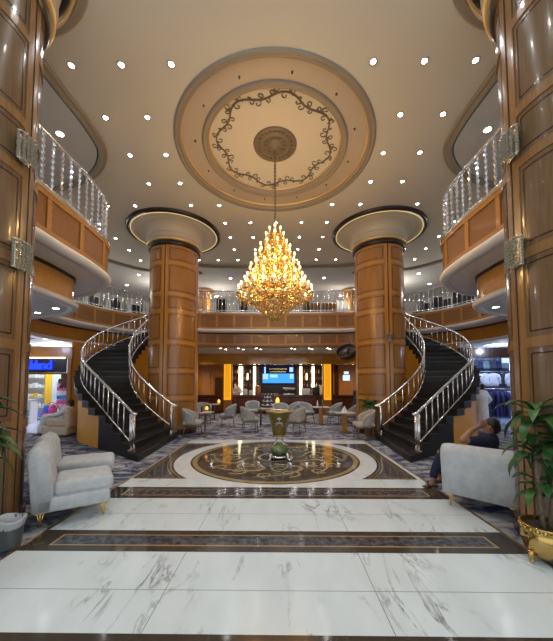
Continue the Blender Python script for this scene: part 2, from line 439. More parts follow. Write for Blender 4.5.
for k in range(N):
    a = 2*pi*k/N; P = []
    for i in range(25):
        u = i/24; t = a+u*2*pi/N; r = RV+AV*sin(u*2*pi); P.append((r*cos(t), r*sin(t)))
    vine(P, .02)
    for u0, sg, sz in ((.08,1,.10),(.22,-1,.09),(.36,1,.07),(.5,-1,.08),(.62,-1,.1),(.72,1,.09),(.86,-1,.07),(.95,1,.08)):
        t = a+u0*2*pi/N; r = RV+AV*sin(u0*2*pi)+sg*sz; c0 = (r*cos(t), r*sin(t)); Q = []
        for i in range(17):
            u = i/16; ph = t+pi*(.0 if sg < 0 else 1.)+u*5.2*sg*(1 if u0 < .5 else -1); rr = sz*(1-.8*u); Q.append((c0[0]+rr*cos(ph), c0[1]+rr*sin(ph)))
        vine(Q, [.015*(1-.5*i/16) for i in range(17)])
        b.sphere((Q[-1][0], Q[-1][1], dz(hypot(*Q[-1]))), .02, 6, 4, 0, (1,1,.4))
    for j in range(9):
        u = (j+.5)/9; t = a+u*2*pi/N; r = RV+AV*sin(u*2*pi)+.022*(-1)**j; e = t+.8*(-1)**j
        for d in (-.5, .5): b.sphere((r*cos(t)+.03*cos(e+d), r*sin(t)+.03*sin(e+d), dz(r)), .026, 6, 4, 0, (1.2,.8,.3))
b.build('painted_scrollwork', M['taupedark'], dome)
RS = 1.16
ros = thing('ceiling_rosette', 'round ornate grey-brown plaster rosette holding the chandelier chain', 'ceiling rosette', (DOME[0], DOME[1], ZC+.27))
b = MB(); b.lathe([(.46,.0),(.45,-.04),(.41,-.05),(.39,-.03),(.33,-.03),(.31,-.06),(.27,-.06),(.25,-.04),(.16,-.05),(.14,-.08),(.07,-.09),(.05,-.13),(.0005,-.14)], 48)
for k in range(24):
    a = 2*pi*k/24; b.sphere((.36*cos(a), .36*sin(a), -.04), .026, 6, 4)
for k in range(12):
    a = 2*pi*k/12; b.sphere((.2*cos(a), .2*sin(a), -.05), .045, 6, 4, 0, (1,1,.5))
o = b.build('rosette', M['taupedark'], ros); o.scale = (RS, RS, 1.)

# small dark sprinkler heads in the dome's flat ring: part of the ceiling
for k in range(12):
    a = 2*pi*(k+.35)/12; b = MB(); b.cyl((0,0,-.03), .02, .03, 8); b.sphere((0,0,-.035), .014, 6, 4)
    o = b.build('sprinkler_head', M['bronze'], None, (DOME[0]+1.9*cos(a), DOME[1]+1.9*sin(a), ZC+.1))
    tag(o, 'tiny bronze sprinkler head in the flat ring of the ceiling dome', 'sprinkler', 'sprinklers around the dome')

# mezzanine slab, mezzanine ceiling, ground-floor ceiling
def offs(pn, o): return [(x+nx*o, y+ny*o) for x, y, nx, ny in pn]
def region(o_side, o_mid):
    R = offs(SIDE_N, o_side); C = offs(MID_N, o_mid)
    P = [(A+13.9, R[0][1])] + [(A+x, y) for x, y in R] + [(A+x, y) for x, y in C] + [(A-x, y) for x, y in R[::-1]] + [(A-13.9, R[0][1]), (A-13.9, 21.6), (A+13.9, 21.6)]
    return P
b = MB(); b.prism(region(.1, .1), ZM-.12, ZM); struct('floor_mezzanine', b, M['carpet'])
b = MB(); b.prism(region(.3, .3), ZC-.05, ZC-.01); struct('ceiling_mezzanine', b, M['grey'])
b = MB(); b.prism(region(.62, .55), 3.44, 3.5); struct('ceiling_lower', b, M['white'])
k = 2
for s in (1, -1):
    b = MB(mirror(s)); b.sweep(SIDE_N, [(.08,ZC),(.08,ZC-.05),(.11,ZC-.07),(.15,ZC-.05),(.17,ZC-.08),(.21,ZC-.10),(.25,ZC-.08),(.27,ZC-.05),(.3,ZC)], 0, True)
    struct('trim_%d' % k, b, M['taupe']); k += 1
b = MB(mirror(1)); b.sweep(MID_N, [(.08,ZC),(.08,ZC-.05),(.11,ZC-.07),(.15,ZC-.05),(.17,ZC-.08),(.21,ZC-.10),(.25,ZC-.08),(.27,ZC-.05),(.3,ZC)], 0, True)
struct('trim_%d' % k, b, M['taupe'])

# walls
def wall(name, poly, z0, z1, m, th=.12):
    b = MB()
    for i in range(len(poly)-1):
        p, q = poly[i], poly[i+1]; dx, dy = q[0]-p[0], q[1]-p[1]; L = hypot(dx,dy)
        b.box(((p[0]+q[0])/2, (p[1]+q[1])/2, (z0+z1)/2), (L+th*.5, th, z1-z0), atan2(dy,dx))
    return struct(name, b, m)
wall('wall_left', [(-14,-2.5),(-14,22)], 0, ZC, M['white'])
wall('wall_right', [(14,-2.5),(14,22)], 0, ZC, M['white'])
wall('wall_back', [(-14,22),(14,22)], 0, ZC, M['white'])
wall('wall_bar', [(-6.6,20.2),(6.6,20.2)], 0, 3.44, M['wood'])
wall('wall_lounge_left', [(-8.45,12.05),(-8.2,12.5),(-7.5,13.9),(-6.6,15.1),(-6.6,20.2)], 0, 3.44, M['wood'])
wall('wall_lounge_right', [(7.5,12.6),(7.1,14.),(6.6,15.1),(6.6,20.2)], 0, 3.44, M['wood'])
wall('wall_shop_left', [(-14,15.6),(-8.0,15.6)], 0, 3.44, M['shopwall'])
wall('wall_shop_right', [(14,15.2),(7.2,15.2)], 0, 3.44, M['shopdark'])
wall('wall_mezzanine', [(-11.5,9.),(-11.5,17),(-9,20),(9,20),(11.5,17),(11.5,9.)], ZM, ZC-.06, M['grey'])
# shop front headers in wood
b = MB(); b.box((-11.2, 12., 2.98), (5.6, .2, .5)); b.box((-8.5, 12., 1.37), (.14, .2, 2.75)); b.box((-11.2,12.,2.14), (5.5,.1,.07)); struct('trim_5', b, M['panelh'])
b = MB(); b.box((10.5, 12.4, 3.0), (6.2, .2, .42)); b.box((7.5, 12.4, 1.4), (.16, .2, 2.8)); struct('trim_6', b, M['darkwood'])

# ------------------------------------------------------------------ balcony fronts
def balcony(name, label, pn, sl, s, lo_off):
    t = thing(name, label, 'balcony'); tf = mirror(s)
    b = MB(tf); b.sweep(pn, [(0,4.26),(0,5.0),(.1,5.0),(.1,4.26)]); f = b.build('fascia', M['panelh'], t)
    b = MB(tf)
    for z0, z1 in ((4.26,4.35),(4.9,5.0)): b.sweep(pn, [(-.025,z0),(-.025,z1),(.01,z1),(.01,z0)])
    L = sl[-1]; n = max(1, round(L/.8))
    for i in range(n+1):
        c = L*i/n; w = .05 if 0 < i < n else .05
        b.sweep(sub(pn, sl, max(0,c-w), min(L,c+w), .05), [(-.022,4.34),(-.022,4.91),(.01,4.91),(.01,4.34)])
    b.build('panel_frame', M['woodh'], f)
    b = MB(tf); b.sweep(pn, [(-.035,4.99),(-.035,5.05),(.12,5.05),(.12,4.99)]); b.build('cap_rail', M['chrome'], t)
    b = MB(tf); b.sweep(pn, [(.0,4.26),(-.05,4.25),(-.075,4.2),(-.06,4.14),(0,4.1),(.12,4.1),(.12,4.26)], 0, True); b.build('cornice', M['white'], t)
    b = MB(tf); b.sweep(pn, [(.1,4.12),(.1,4.18),(lo_off+.2,4.18),(lo_off+.2,4.12)]); b.build('soffit', M['white'], t)
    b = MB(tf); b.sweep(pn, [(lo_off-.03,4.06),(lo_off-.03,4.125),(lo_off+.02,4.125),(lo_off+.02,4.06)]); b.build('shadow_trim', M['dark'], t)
    b = MB(tf); b.sweep(pn, [(lo_off,3.56),(lo_off,4.12),(lo_off+.1,4.12),(lo_off+.1,3.56)]); lf = b.build('lower_fascia', M['gold_wood'] if lo_off > .4 else M['panelh'], t)
    if lo_off < .4:
        b = MB(tf)
        for z0, z1 in ((3.56,3.63),(4.02,4.08)): b.sweep(pn, [(lo_off-.022,z0),(lo_off-.022,z1),(lo_off+.01,z1),(lo_off+.01,z0)])
        for i in range(n+1):
            c = L*i/n; b.sweep(sub(pn, sl, max(0,c-.045), min(L,c+.045), .05), [(lo_off-.02,3.6),(lo_off-.02,4.05),(lo_off+.01,4.05),(lo_off+.01,3.6)])
        b.build('panel_frame', M['woodh'], lf)
    b = MB(tf); b.sweep(pn, [(lo_off+.1,3.56),(lo_off-.06,3.56),(lo_off-.1,3.52),(lo_off-.1,3.47),(lo_off-.06,3.43),(lo_off+.1,3.43)], 0, True); b.build('lower_cornice', M['white'] if lo_off > .4 else M['panelh'], t)
    return t
balcony('mezzanine_balcony', 'curving wood panelled balcony front with white soffit above the tufted chairs and toy shop', SIDE_N, SIDE_L, -1, .66)
balcony('mezzanine_balcony', 'curving wood panelled balcony front with white soffit above the clothes shop side', SIDE_N, SIDE_L, 1, .66)
balcony('mezzanine_balcony', 'straight wood panelled balcony front between the two columns, over the bar', MID_N, MID_L, 1, .3)

def railing(name, label, pn, sl, s, s0, s1, step, crystal):
    t = thing(name, label, 'railing'); tf = mirror(s); off = .06
    P = [(x+nx*off, y+ny*off) for x, y, nx, ny in sub(pn, sl, s0, s1, .1)]
    b = MB(tf); b.tube([(x,y,6.06) for x, y in P], .03, 8); b.build('handrail', M['chrome'], t)
    b = MB(tf); b.tube([(x,y,5.14) for x, y in P], .018, 6); b.build('bottom_rail', M['chrome'], t)
    base = None; n = int((s1-s0)/step)
    b = MB()
    if crystal:
        prof = [(.0005,.03)]
        for i in range(9):
            z = .06+.9*i/8
            prof += [(.013,z),(.03,z+.03),(.034,z+.055),(.016,z+.085)]
        prof += [(.0005,1.0)]; b.lathe(prof, 6, (0,0,0), 0, False); mt = M['crystal']
    else:
        b.tube([(0,0,.04),(0,0,1.03)], .017, 8); mt = M['chrome']
    me = b.mesh('baluster', mt)
    for i in range(n+1):
        q = at_len(pn, sl, s0+(s1-s0)*i/n); o = bpy.data.objects.new('baluster', me); COL.objects.link(o); o.parent = t
        o.location = tf((q[0]+q[2]*off, q[1]+q[3]*off, ZM)); o.rotation_euler.z = i*.7
    return t
LA = 6.0
for s, w in ((-1, 'left'), (1, 'right')):
    side = {-1: 'on the near balcony above the tufted chairs', 1: 'on the near balcony above the potted plant'}[s]
    railing('balcony_railing', 'chrome railing with twisted crystal balusters ' + side, SIDE_N, SIDE_L, s, .05, LA, .215, True)
    side = {-1: 'above the toy shop', 1: 'above the clothes shop'}[s]
    railing('balcony_railing', 'plain chrome balcony railing sweeping back behind the curved stair ' + side, SIDE_N, SIDE_L, s, LA+.1, SIDE_L[-1]-.02, .2, False)
railing('balcony_railing', 'straight chrome balcony railing behind the chandelier between the columns', MID_N, MID_L, 1, .1, MID_L[-1]-.1, .17, False)

# ------------------------------------------------------------------ columns
RZ = [0.0, 1.23, 2.15, 3.13, 4.19, 4.79, 5.87, 6.5]
def column(label, x, y, seam0, fg):
    R = .85; t = thing('column', label, 'column', (x, y, 0), 0, None, 'thing')
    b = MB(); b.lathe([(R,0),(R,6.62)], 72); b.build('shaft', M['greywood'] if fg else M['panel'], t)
    b = MB(); seams = [seam0+radians(90*k) for k in range(4)]
    R1 = R+.012
    for a in seams:
        b.arcbox((0,0), R-.01, R1, a-.13, a-.02, 0, 6.5, 3); b.arcbox((0,0), R-.01, R1, a+.02, a+.13, 0, 6.5, 3)
        for i, z in enumerate(RZ):
            h = .055
            z0, z1 = max(0., z-h), min(6.5, z+h)
            b.arcbox((0,0), R-.01, R1, a+.13, a+pi/2-.13, z0, z1, 14)
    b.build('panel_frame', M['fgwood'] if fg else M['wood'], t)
    b = MB()
    for a in seams: b.arcbox((0,0), R-.01, R+.004, a-.02, a+.02, 0, 6.5, 1)
    b.build('seam_strip', M['dark'], t)
    b = MB()                                            # thin dark inlay line inside each panel
    for a in seams:
        for i in range(len(RZ)-1):
            z0, z1 = RZ[i]+.12, RZ[i+1]-.12; a0, a1 = a+.19, a+pi/2-.19
            for zz in (z0, z1): b.arcbox((0,0), R-.01, R+.003, a0, a1, zz-.008, zz+.008, 12)
            for aa in (a0, a1): b.arcbox((0,0), R-.01, R+.003, aa-.009, aa+.009, z0, z1, 1)
    b.build('inlay_line', M['darkwood'], t)
    b = MB(); b.lathe([(R+.02,0),(R+.03,.0),(R+.03,.16),(R+.015,.18),(R,.18)], 64); b.build('plinth', M['darkwood'], t)
    cap = MB(); cap.lathe([(R,6.48),(R+.05,6.5),(R+.07,6.55),(R+.07,6.63),(R+.03,6.66)], 72); c = cap.build('capital', M['dark'], t)
    b = MB(); b.lathe([(R,6.70),(R+.07,6.70),(R+.07,6.78),(R+.11,6.79),(R+.12,6.82),(R+.12,6.88),(R+.15,6.89),(R+.15,6.92),(R+.02,6.935)], 72); b.build('stepped_neck', M['cream2'], c)
    b = MB(); b.lathe([(R+.02,6.93),(R+.0,6.98),(R+.01,7.05),(R+.05,7.13),(R+.13,7.2),(R+.25,7.25),(R+.32,7.27)], 72); b.build('cove_neck', M['neck'], c)
    b = MB(); b.lathe([(R+.02,6.655),(R+.10,6.655),(R+.13,6.68),(R+.11,6.71),(R+.02,6.715)], 72); b.build('gilt_lip', M['goldleaf'], c)
    return t
def cove(label, x, y):
    t = thing('ceiling_cove_ring', label, 'ceiling ring', (x, y, ZC))
    b = MB(); b.lathe([(1.66,0),(1.66,-.06),(1.6,-.09),(1.53,-.09),(1.52,-.05),(1.52,0)], 72); b.build('dark_rim', M['dark'], t)
    b = MB(); b.lathe([(1.53,-.075),(1.51,-.08),(1.47,-.03),(1.4,-.02),(1.25,-.03),(1.12,-.055)], 72); b.build('cream_dish', M['cream'], t)
    b = MB(); b.tube([(1.512*cos(2*pi*k/72), 1.512*sin(2*pi*k/72), -.088) for k in range(72)], .009, 5, 0, True); b.build('cove_tube', M['cove'], t)
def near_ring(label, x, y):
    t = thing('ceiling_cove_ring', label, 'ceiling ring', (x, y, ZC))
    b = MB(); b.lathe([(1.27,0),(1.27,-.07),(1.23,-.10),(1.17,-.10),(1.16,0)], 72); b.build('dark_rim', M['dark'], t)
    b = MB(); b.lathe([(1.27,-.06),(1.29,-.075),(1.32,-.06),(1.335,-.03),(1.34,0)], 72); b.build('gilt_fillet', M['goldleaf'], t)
    b = MB(); b.lathe([(1.34,-.04),(1.36,-.045),(1.40,-.03),(1.43,-.04),(1.46,-.025),(1.47,0)], 72); b.build('outer_moulding', M['taupe'], t)  # taupe band stands in for the shading on the ceiling around the ring
CX, CYB, CYF = 3.76, 10.8, 3.25
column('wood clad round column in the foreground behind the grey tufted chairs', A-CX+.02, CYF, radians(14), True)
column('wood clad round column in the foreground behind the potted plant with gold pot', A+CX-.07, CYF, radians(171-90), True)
column('round wood panelled column standing behind the stair on the toy shop side', A-CX, CYB, radians(-92), False)
column('round wood panelled column standing behind the stair on the clothes shop side', A+CX, CYB, radians(-88), False)
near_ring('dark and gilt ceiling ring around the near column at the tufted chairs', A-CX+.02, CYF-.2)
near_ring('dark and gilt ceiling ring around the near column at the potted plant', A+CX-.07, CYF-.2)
cove('dark rimmed cream ceiling ring around the far column on the toy shop side', A-CX, CYB)
cove('dark rimmed cream ceiling ring around the far column on the clothes shop side', A+CX, CYB)
for s, w in ((-1, 'toy shop'), (1, 'clothes shop')):
    t = thing('column', 'slim wood column on the mezzanine %s' % ('nearer the toy shop stair' if s < 0 else 'nearer the clothes shop stair'), 'column', (A+s*4.35, 17.4, ZM), 0, None, 'thing')
    b = MB(); b.lathe([(.36,0),(.36,1.75)], 32); b.build('shaft', M['wood'], t)
    b = MB(); b.lathe([(.36,1.72),(.42,1.76),(.44,1.85),(.40,1.9),(.5,2.0),(.56,2.1),(.58,2.25)], 32); b.build('capital', M['panel'], t)

# crystal wall sconces on the column seams
def sconce(label, cxy, R, a, z, big=1.):
    t = thing('wall_sconce', label, 'wall sconce', (cxy[0]+(R+.01)*cos(a), cxy[1]+(R+.01)*sin(a), z), a)
    w, h, d = .26*big, .32*big, .075*big
    b = MB(); b.rbox((.012,0,0), (.024,w*.6,h*.96), .008); b.build('back_plate', M['silver'], t)
    b = MB()
    nx, nz = 7, 9
    for i in range(nx):
        for j in range(nz):
            u = -1+2*i/(nx-1); y = u*w/2; x = .015*big+d*sqrt(max(0, 1-.92*u*u)); z_ = -h*.46+h*.92*j/(nz-1)
            b.octa((x, y, z_), .024*big, .05*big)
    b.build('crystal_grid', M['beads'], t)
    b = MB()
    for zz in (-h*.5, h*.5):
        b.tube([(.012+d*sqrt(max(0,1-.92*(u/8)**2)), u/8*w*.52, zz) for u in range(-8,9)], .008*big, 6)
    b.build('frame', M['silver'], t)
for s in (-1, 1):
    cxy = (A+s*CX+(.02 if s < 0 else -.07), CYF); a = radians(5) if s < 0 else radians(175)
    w = 'at the tufted chairs' if s < 0 else 'above the potted plant'
    sconce('upper crystal bead wall sconce on the near column ' + w, cxy, .862, a, 4.43)
    sconce('lower crystal bead wall sconce on the near column ' + w, cxy, .862, a, 3.17)
sconce('small crystal sconce on the far column beside the clothes shop stair', (A+CX, CYB), .862, radians(-88), 3.25, .8)

# ------------------------------------------------------------------ curved stairs
SC = (3.72, 11.0)
# outside: a straight tangent run from the foot, then a circle round the column
OUT, INN = 'out', 'in'
A0, RO = 231.8, 3.0
def tab(T, z):
    z = max(0, min(5., z)); k = (z-.18)/1.16
    if z <= 1.34: d = 2.88*(1-k); ao = A0+math.degrees(atan2(d, RO)); ro = hypot(d, RO); ai = 285-(285-A0)*k
    else:
        ai = ao = A0-(A0-90)*(z-1.34)/(5-1.34); ro = RO
    return (ao, ro) if T == OUT else (ai, 1.45+.05*min(1, z))
def rpt(T, z, dr=0.):
    a, r = tab(T, z); a = radians(a); r += dr
    return (-SC[0]+r*cos(a), SC[1]+r*sin(a))          # left stair, axis-relative
NS = 28
def staircase(label, s):
    t = thing('curved_staircase', label, 'staircase'); tf = (lambda p: (A-s*p[0], p[1], p[2]))
    H = 5.0/NS
    body = MB(tf); skirt = MB(tf)
    for i in range(NS):
        z0, z1 = i*H, (i+1)*H; n = 3
        def quad(ex0, ex1, dro=0., dri=0.):
            O, I = [], []
            for k in range(n+1):
                zz = z0-ex0+(z1-z0+ex0+ex1)*k/n; O.append(rpt(OUT, zz, dro)); I.append(rpt(INN, zz, -dri))
            return O, I
        O, I = quad(.02, .0, .03 if i < 5 else .14, .02); b = MB(tf); P = O+I[::-1]
        m = len(P)
        def pr(mb, P, za, zb, m=0):
            k = len(P); h = k//2
            vs = [(p[0],p[1],za) for p in P]+[(p[0],p[1],zb) for p in P]
            fs = [(j,(j+1)%k,k+(j+1)%k,k+j) for j in range(k)]
            for j in range(h-1):
                fs += [(j+1,j,k-1-j,k-2-j),(k+j,k+j+1,k+k-2-j,k+k-1-j)]
            mb.add(vs, fs, m)
        pr(b, P, z1-.035, z1, 1)
        O, I = quad(0, .0, (.11 if i > 4 else 0.)); P = O+I[::-1]; pr(b, P, max(0,z0-.02), z1-.035)
        b.build('step', [M['granite'], M['granite2']], t)
        if i > 0:
            O, I = quad(0, 0, -.01, -.01); P = O+I[::-1]
            pr(skirt if i < 5 else body, P, 0, z0-.02)
    body.build('stair_wall', M['stairwood'], t); skirt.build('skirt_panel', M['granite'], t)
    # railings
    for T, dr, nm in ((OUT, -.06, 'outer'), (INN, .06, 'inner')):
        zs = [.17+(4.98-.17)*k/90 for k in range(91)]
        P = [rpt(T, z, dr) for z in zs]
        b = MB(tf); pts = [(x, y, z+.90) for (x, y), z in zip(P, zs)]
        x0, y0, _ = pts[0]; x1, y1, _ = pts[2]; dx, dy = x0-x1, y0-y1; l = hypot(dx, dy); dx, dy = dx/l, dy/l
        # short level turn at the foot of the rail
        px_, py_ = -dy, dx
        if nm == 'inner': pass
        ctr = Vector((-SC[0], SC[1])); ins = (ctr-Vector((x0,y0))).normalized() if nm == 'outer' else (Vector((x0,y0))-ctr).normalized()
        foot = [(x0+ins.x*.16, y0+ins.y*.16, 1.02), (x0+ins.x*.1+dx*.16, y0+ins.y*.1+dy*.16, 1.02), (x0+dx*.2, y0+dy*.2, 1.02), (x0+dx*.1, y0+dy*.1, 1.03)]
        b.tube(foot+pts, .032, 8); rail = b.build('railing', M['chrome'], t)
        b = MB(tf); b.tube([(x, y, z+.2) for (x, y), z in zip(P, zs)], .02, 6); b.build('bottom_rail', M['chrome'], rail)
        for q in (foot[0], (x0, y0, 1.02)):
            b = MB(tf); b.tube([(q[0],q[1],.18),(q[0],q[1],1.02)], .036, 10); b.cyl((q[0],q[1],.178), .06, .03, 12); b.build('newel_post', M['chrome'], rail)
        st = .125 if nm == 'outer' else .178
        for i in range(1, int(4.75/st)):
            for z in (.2+i*st,):
                x, y = rpt(T, z, dr); b = MB(tf); b.tube([(x,y,z+.18),(x,y,z+.9)], .016, 6); b.build('baluster', M['chrome'], rail)
    return t
staircase('black granite curved staircase with chrome railings rising beside the toy shop', -1)
staircase('black granite curved staircase with chrome railings rising beside the clothes shop', 1)

# ------------------------------------------------------------------ downlights
def light_mesh(r, lens):
    b = MB(); b.lathe([(r,-.004),(.0005,-.004)], 16, (0,0,0), 0, False); b.lathe([(r,-.002),(r+.02,-.012),(r+.035,-.004),(r+.035,.006)], 16, (0,0,0), 1)
    return b.mesh('downlight', [M[lens], M['cream2']])
def place_light(me, x, y, z, label, group):
    o = bpy.data.objects.new('downlight', me); COL.objects.link(o); o.location = (x, y, z); tag(o, label, 'downlight', group); return o
def spot(x, y, z, p, c=(.96,.97,1.)):
    l = bpy.data.lights.new('downlight_beam', 'SPOT'); l.energy = p; l.spot_size = radians(118); l.spot_blend = .9; l.shadow_soft_size = .05; l.color = c
    o = bpy.data.objects.new('downlight_beam', l); COL.objects.link(o); o.location = (x, y, z-.02)
me = light_mesh(.043, 'downlight')
def inside_atrium(x, y):
    ax = abs(x-A)
    if y > 13.4: return False
    lim = 3.6
    if y < 7.5: lim = 3.65
    elif y < 8.3: lim = 4.4
    elif y < 9.3: lim = 5.9
    else: lim = 7.0
    return ax < lim
LX = [A+.885*k for k in range(-8, 9)]; LY = [4.93-1.035+1.035*j for j in range(0, 10)]
for y in LY:
    for x in LX:
        if not inside_atrium(x, y): continue
        if hypot(x-DOME[0], y-DOME[1]) < 2.5: continue
        if any(hypot(x-A-s*CX, y-c) < 1.78 for s in (-1,1) for c in (CYB, CYF-.15)): continue
        near = y < 7; spot(x, y, ZC, 21)
        place_light(me, x, y, ZC, 'white recessed downlight in the beige ceiling ' + ('in front of the dome' if near else 'beyond the dome, over the far hall'), 'downlights in the beige hall ceiling, ' + ('near rows' if near else 'far rows'))
for y in (2.86, 1.6, .4):                                   # rows over the camera side of the hall
    for k in (-3, -1, 1, 3): spot(A+.885*k, y, ZC, 22); place_light(me, A+.885*k, y, ZC, 'white recessed downlight in the beige ceiling at the entrance end', 'downlights at the entrance end')
me2 = light_mesh(.07, 'downlight_soft')
for x, y in [(4.55,6.3),(-4.9,6.3),(-6.7,8.9),(6.5,8.9),(-7.2,14.85),(7.0,14.85),(-9.2,10.5),(9,10.5),(-9.3,13),(9.1,13),(-5.3,16),(5.1,16),(-2.6,15.4),(2.3,15.4),(0,15.4),(-8.6,16.4),(8.3,16.4),(-1.3,17.6),(1.2,17.6),(-4.0,18.6),(3.8,18.6)]:
    place_light(me2, x, y, ZC-.052, 'round white downlight in the grey mezzanine ceiling', 'mezzanine ceiling downlights')
me3 = light_mesh(.06, 'downlight_soft')
for x in (-2.82,-1.95,-1.08,.62,1.48,2.35):
    for d, yy in ((-.07, 14.35), (.12, 14.75)): place_light(me3, x+d, yy, 3.438, 'small white spotlight in the low lounge ceiling before the bar', 'spotlights in the low lounge ceiling')
for x in (-4.8,-3.9,-3.0,-2.1,-1.2,-.3,.6,1.5,2.4,3.3,4.2):
    place_light(me3, x, 17.2, 2.838, 'tiny white spotlight under the beam over the bar', 'spotlights under the bar beam')
for s in (-1, 1):
    for x, y in ((4.95,5.6),(5.0,6.7),(5.75,7.1),(6.6,7.7)): place_light(me3, A+s*x, y, 3.438, 'round downlight in the white underside of the balcony ' + ('by the tufted chairs' if s < 0 else 'by the potted plant'), 'downlights under the balcony ' + ('at the tufted chairs' if s < 0 else 'at the plant'))
    for x, y in ((8.9,9.4),(9.3,10.4),(9.9,11.2),(8.9,11.3),(10.9,10.6),(10.4,9.4)): place_light(me3, A+s*x, y, 3.438, 'round downlight in the low ceiling in front of the ' + ('toy shop' if s < 0 else 'clothes shop'), 'downlights before the ' + ('toy shop' if s < 0 else 'clothes shop'))
# square air vents in the low ceiling before the shops
for s in (-1, 1):
    for x, y in ((9.6,9.9),(9.4,10.9),(10.6,10.9)):
        t = thing('ceiling_vent', 'grey square air vent in the low ceiling before the ' + ('toy shop' if s < 0 else 'clothes shop'), 'air vent', (A+s*x, y, 3.44), 0, 'air vents before the ' + ('toy shop' if s < 0 else 'clothes shop'))
        b = MB(); b.box((0,0,-.008), (.5,.5,.016)); b.build('vent_frame', M['taupe'], t)
        b = MB()
        for k in range(6): b.box((0,-.18+.072*k,-.018), (.4,.03,.012))
        b.build('grille', M['binm'], t)
# strips of light let into the shop ceilings
for s, mt in ((-1,'coolpanel'),(1,'violet')):
    for k, (x, y) in enumerate(((9.8,13.),(12.,13.),(9.8,14.4),(12.,14.4))):
        t = thing('light_panel', 'glowing square light panel in the ceiling of the ' + ('toy shop' if s < 0 else 'clothes shop'), 'ceiling light', (A+s*x, y, 3.44), 0, 'light panels of the ' + ('toy shop' if s < 0 else 'clothes shop'))
        b = MB(); b.box((0,0,-.01), (1.2,.7,.02)); b.build('diffuser', M[mt], t)
        b = MB(); b.box((0,.37,-.012), (1.28,.04,.024)); b.box((0,-.37,-.012), (1.28,.04,.024)); b.box((.62,0,-.012), (.04,.7,.024)); b.box((-.62,0,-.012), (.04,.7,.024)); b.build('frame', M['offwhite'], t)

# ------------------------------------------------------------------ chandelier
ch = thing('chandelier', 'huge golden tiered chandelier of candle bulbs hanging from the ceiling dome', 'chandelier', (DOME[0], DOME[1], 3.2))
b = MB()
n = 40
for i in range(n):                                         # chain, links turned by quarter turns
    z = 2.5+(4.26-2.5)*i/n; q = i % 2
    pts = [((.022*cos(a) if q else 0), (0 if q else .022*cos(a)), z+.033*sin(a)) for a in [2*pi*k/8 for k in range(8)]]
    b.tube(pts, .0085, 5, 0, True)
b.build('chain', M['bronze'], ch)
b = MB(); b.lathe([(.0005,.0),(.03,.02),(.05,.05),(.03,.09),(.06,.16),(.05,.3),(.04,.5),(.09,.6),(.06,.7),(.035,.9),(.08,1.0),(.05,1.1),(.03,1.35),(.07,1.42),(.03,1.55),(.025,1.8),(.05,1.86),(.025,1.95),(.02,2.2),(.035,2.3),(.012,2.42),(.012,2.52)], 16)
b.build('stem', M['gold'], ch)
b = MB()                                                    # bowl-shaped lower basket
prof = [(.05,.02),(.13,.07),(.24,.16),(.36,.27),(.48,.39),(.58,.52)]
for k in range(32):
    a = 2*pi*k/32; b.tube([(r*cos(a), r*sin(a), z) for r, z in prof], .011, 5)
for r, z in prof[1:]: b.tube([(r*cos(2*pi*k/48), r*sin(2*pi*k/48), z) for k in range(48)], .014, 6, 0, True)
b.tube([(.62*cos(2*pi*k/48), .62*sin(2*pi*k/48), .56) for k in range(48)], .022, 6, 0, True)
bk = b.build('basket', M['brass'], ch)
b = MB()
for i in range(len(prof)-1):
    for f in (.15,.38,.62,.85):
        r = prof[i][0]+(prof[i+1][0]-prof[i][0])*f; z = prof[i][1]+(prof[i+1][1]-prof[i][1])*f; m = max(8, int(r*56))
        for k in range(m):
            a = 2*pi*(k+.5*(i%2))/m; b.octa((r*cos(a), r*sin(a), z), .017, .065)
b.build('basket_crystals', M['amberglass'], bk)['kind'] = 'stuff'
tiers = [(.62,.87,24,.58),(.86,.72,18,.60),(1.14,.60,16,.82),(1.42,.48,12,1.1),(1.68,.36,9,1.36),(1.92,.24,6,1.62),(2.12,.13,4,1.86)]
bulb = MB(); bulb.sphere((0,0,.042), .024, 8, 7, 0, (1,1,1.75)); bulbm = bulb.mesh('candle_bulb', M['bulb'])
for ti, (z, R, n, zs) in enumerate(tiers):
    b = MB(); pts = []
    for i in range(13):
        u = i/12; r = .04+(R-.04)*u; zz = zs+(z-zs)*u - .14*sin(pi*u)*(R*.6+.35) + .07*sin(2*pi*u)*.4
        pts.append((r, 0, zz))
    b.tube(pts, .013, 6)
    b.tube([(R*.62+.05*cos(p), 0, z-.02+.05*sin(p)) for p in [k*.6 for k in range(9)]], .008, 5)
    b.lathe([(.0005,-.03),(.02,-.02),(.05,0),(.055,.012),(.03,.012),(.022,.03)], 12, (R,0,z)); b.lathe([(.018,.02),(.018,.13),(.0005,.13)], 10, (R,0,z), 1)
    for dr, dz_ in ((0,-.08),(0,-.15),(.05,-.05),(-.05,-.05),(-.12,-.13),(-.2,-.16)):
        if R+dr > .05: b.octa((R+dr, .0, z+dz_), .019, .07, 2)
    for sy in (-1, 1):
        b.octa((R*.96, sy*.055, z-.045), .016, .06, 2); b.octa((R*.8, sy*.05, z-.09), .016, .06, 2); b.octa((R*.6, sy*.04, z-.08), .016, .06, 2)
    am = b.mesh('arm', [M['gold'], M['candle'], M['amberglass']])
    for k in range(n):
        a = 2*pi*(k+.5*(ti%2))/n
        o = bpy.data.objects.new('arm', am); COL.objects.link(o); o.parent = ch; o.rotation_euler.z = a
        q = bpy.data.objects.new('candle_bulb', bulbm); COL.objects.link(q); q.parent = o; q.location = (R, 0, z+.13)
for (z, R, n, zs), (z2, R2, n2, zs2) in zip(tiers[:-1], tiers[1:]):
    b = MB()
    for k in range(n):
        a = 2*pi*(k+.25)/n
        for j in range(5):
            u = (j+.5)/5; r = R*.72+(R2*.8-R*.72)*u; zz = z+.02+(z2-z)*u-.05*sin(pi*u); b.octa((r*cos(a), r*sin(a), zz), .02, .075)
    b.build('crystal_garland', M['amberglass'], ch)['kind'] = 'stuff'
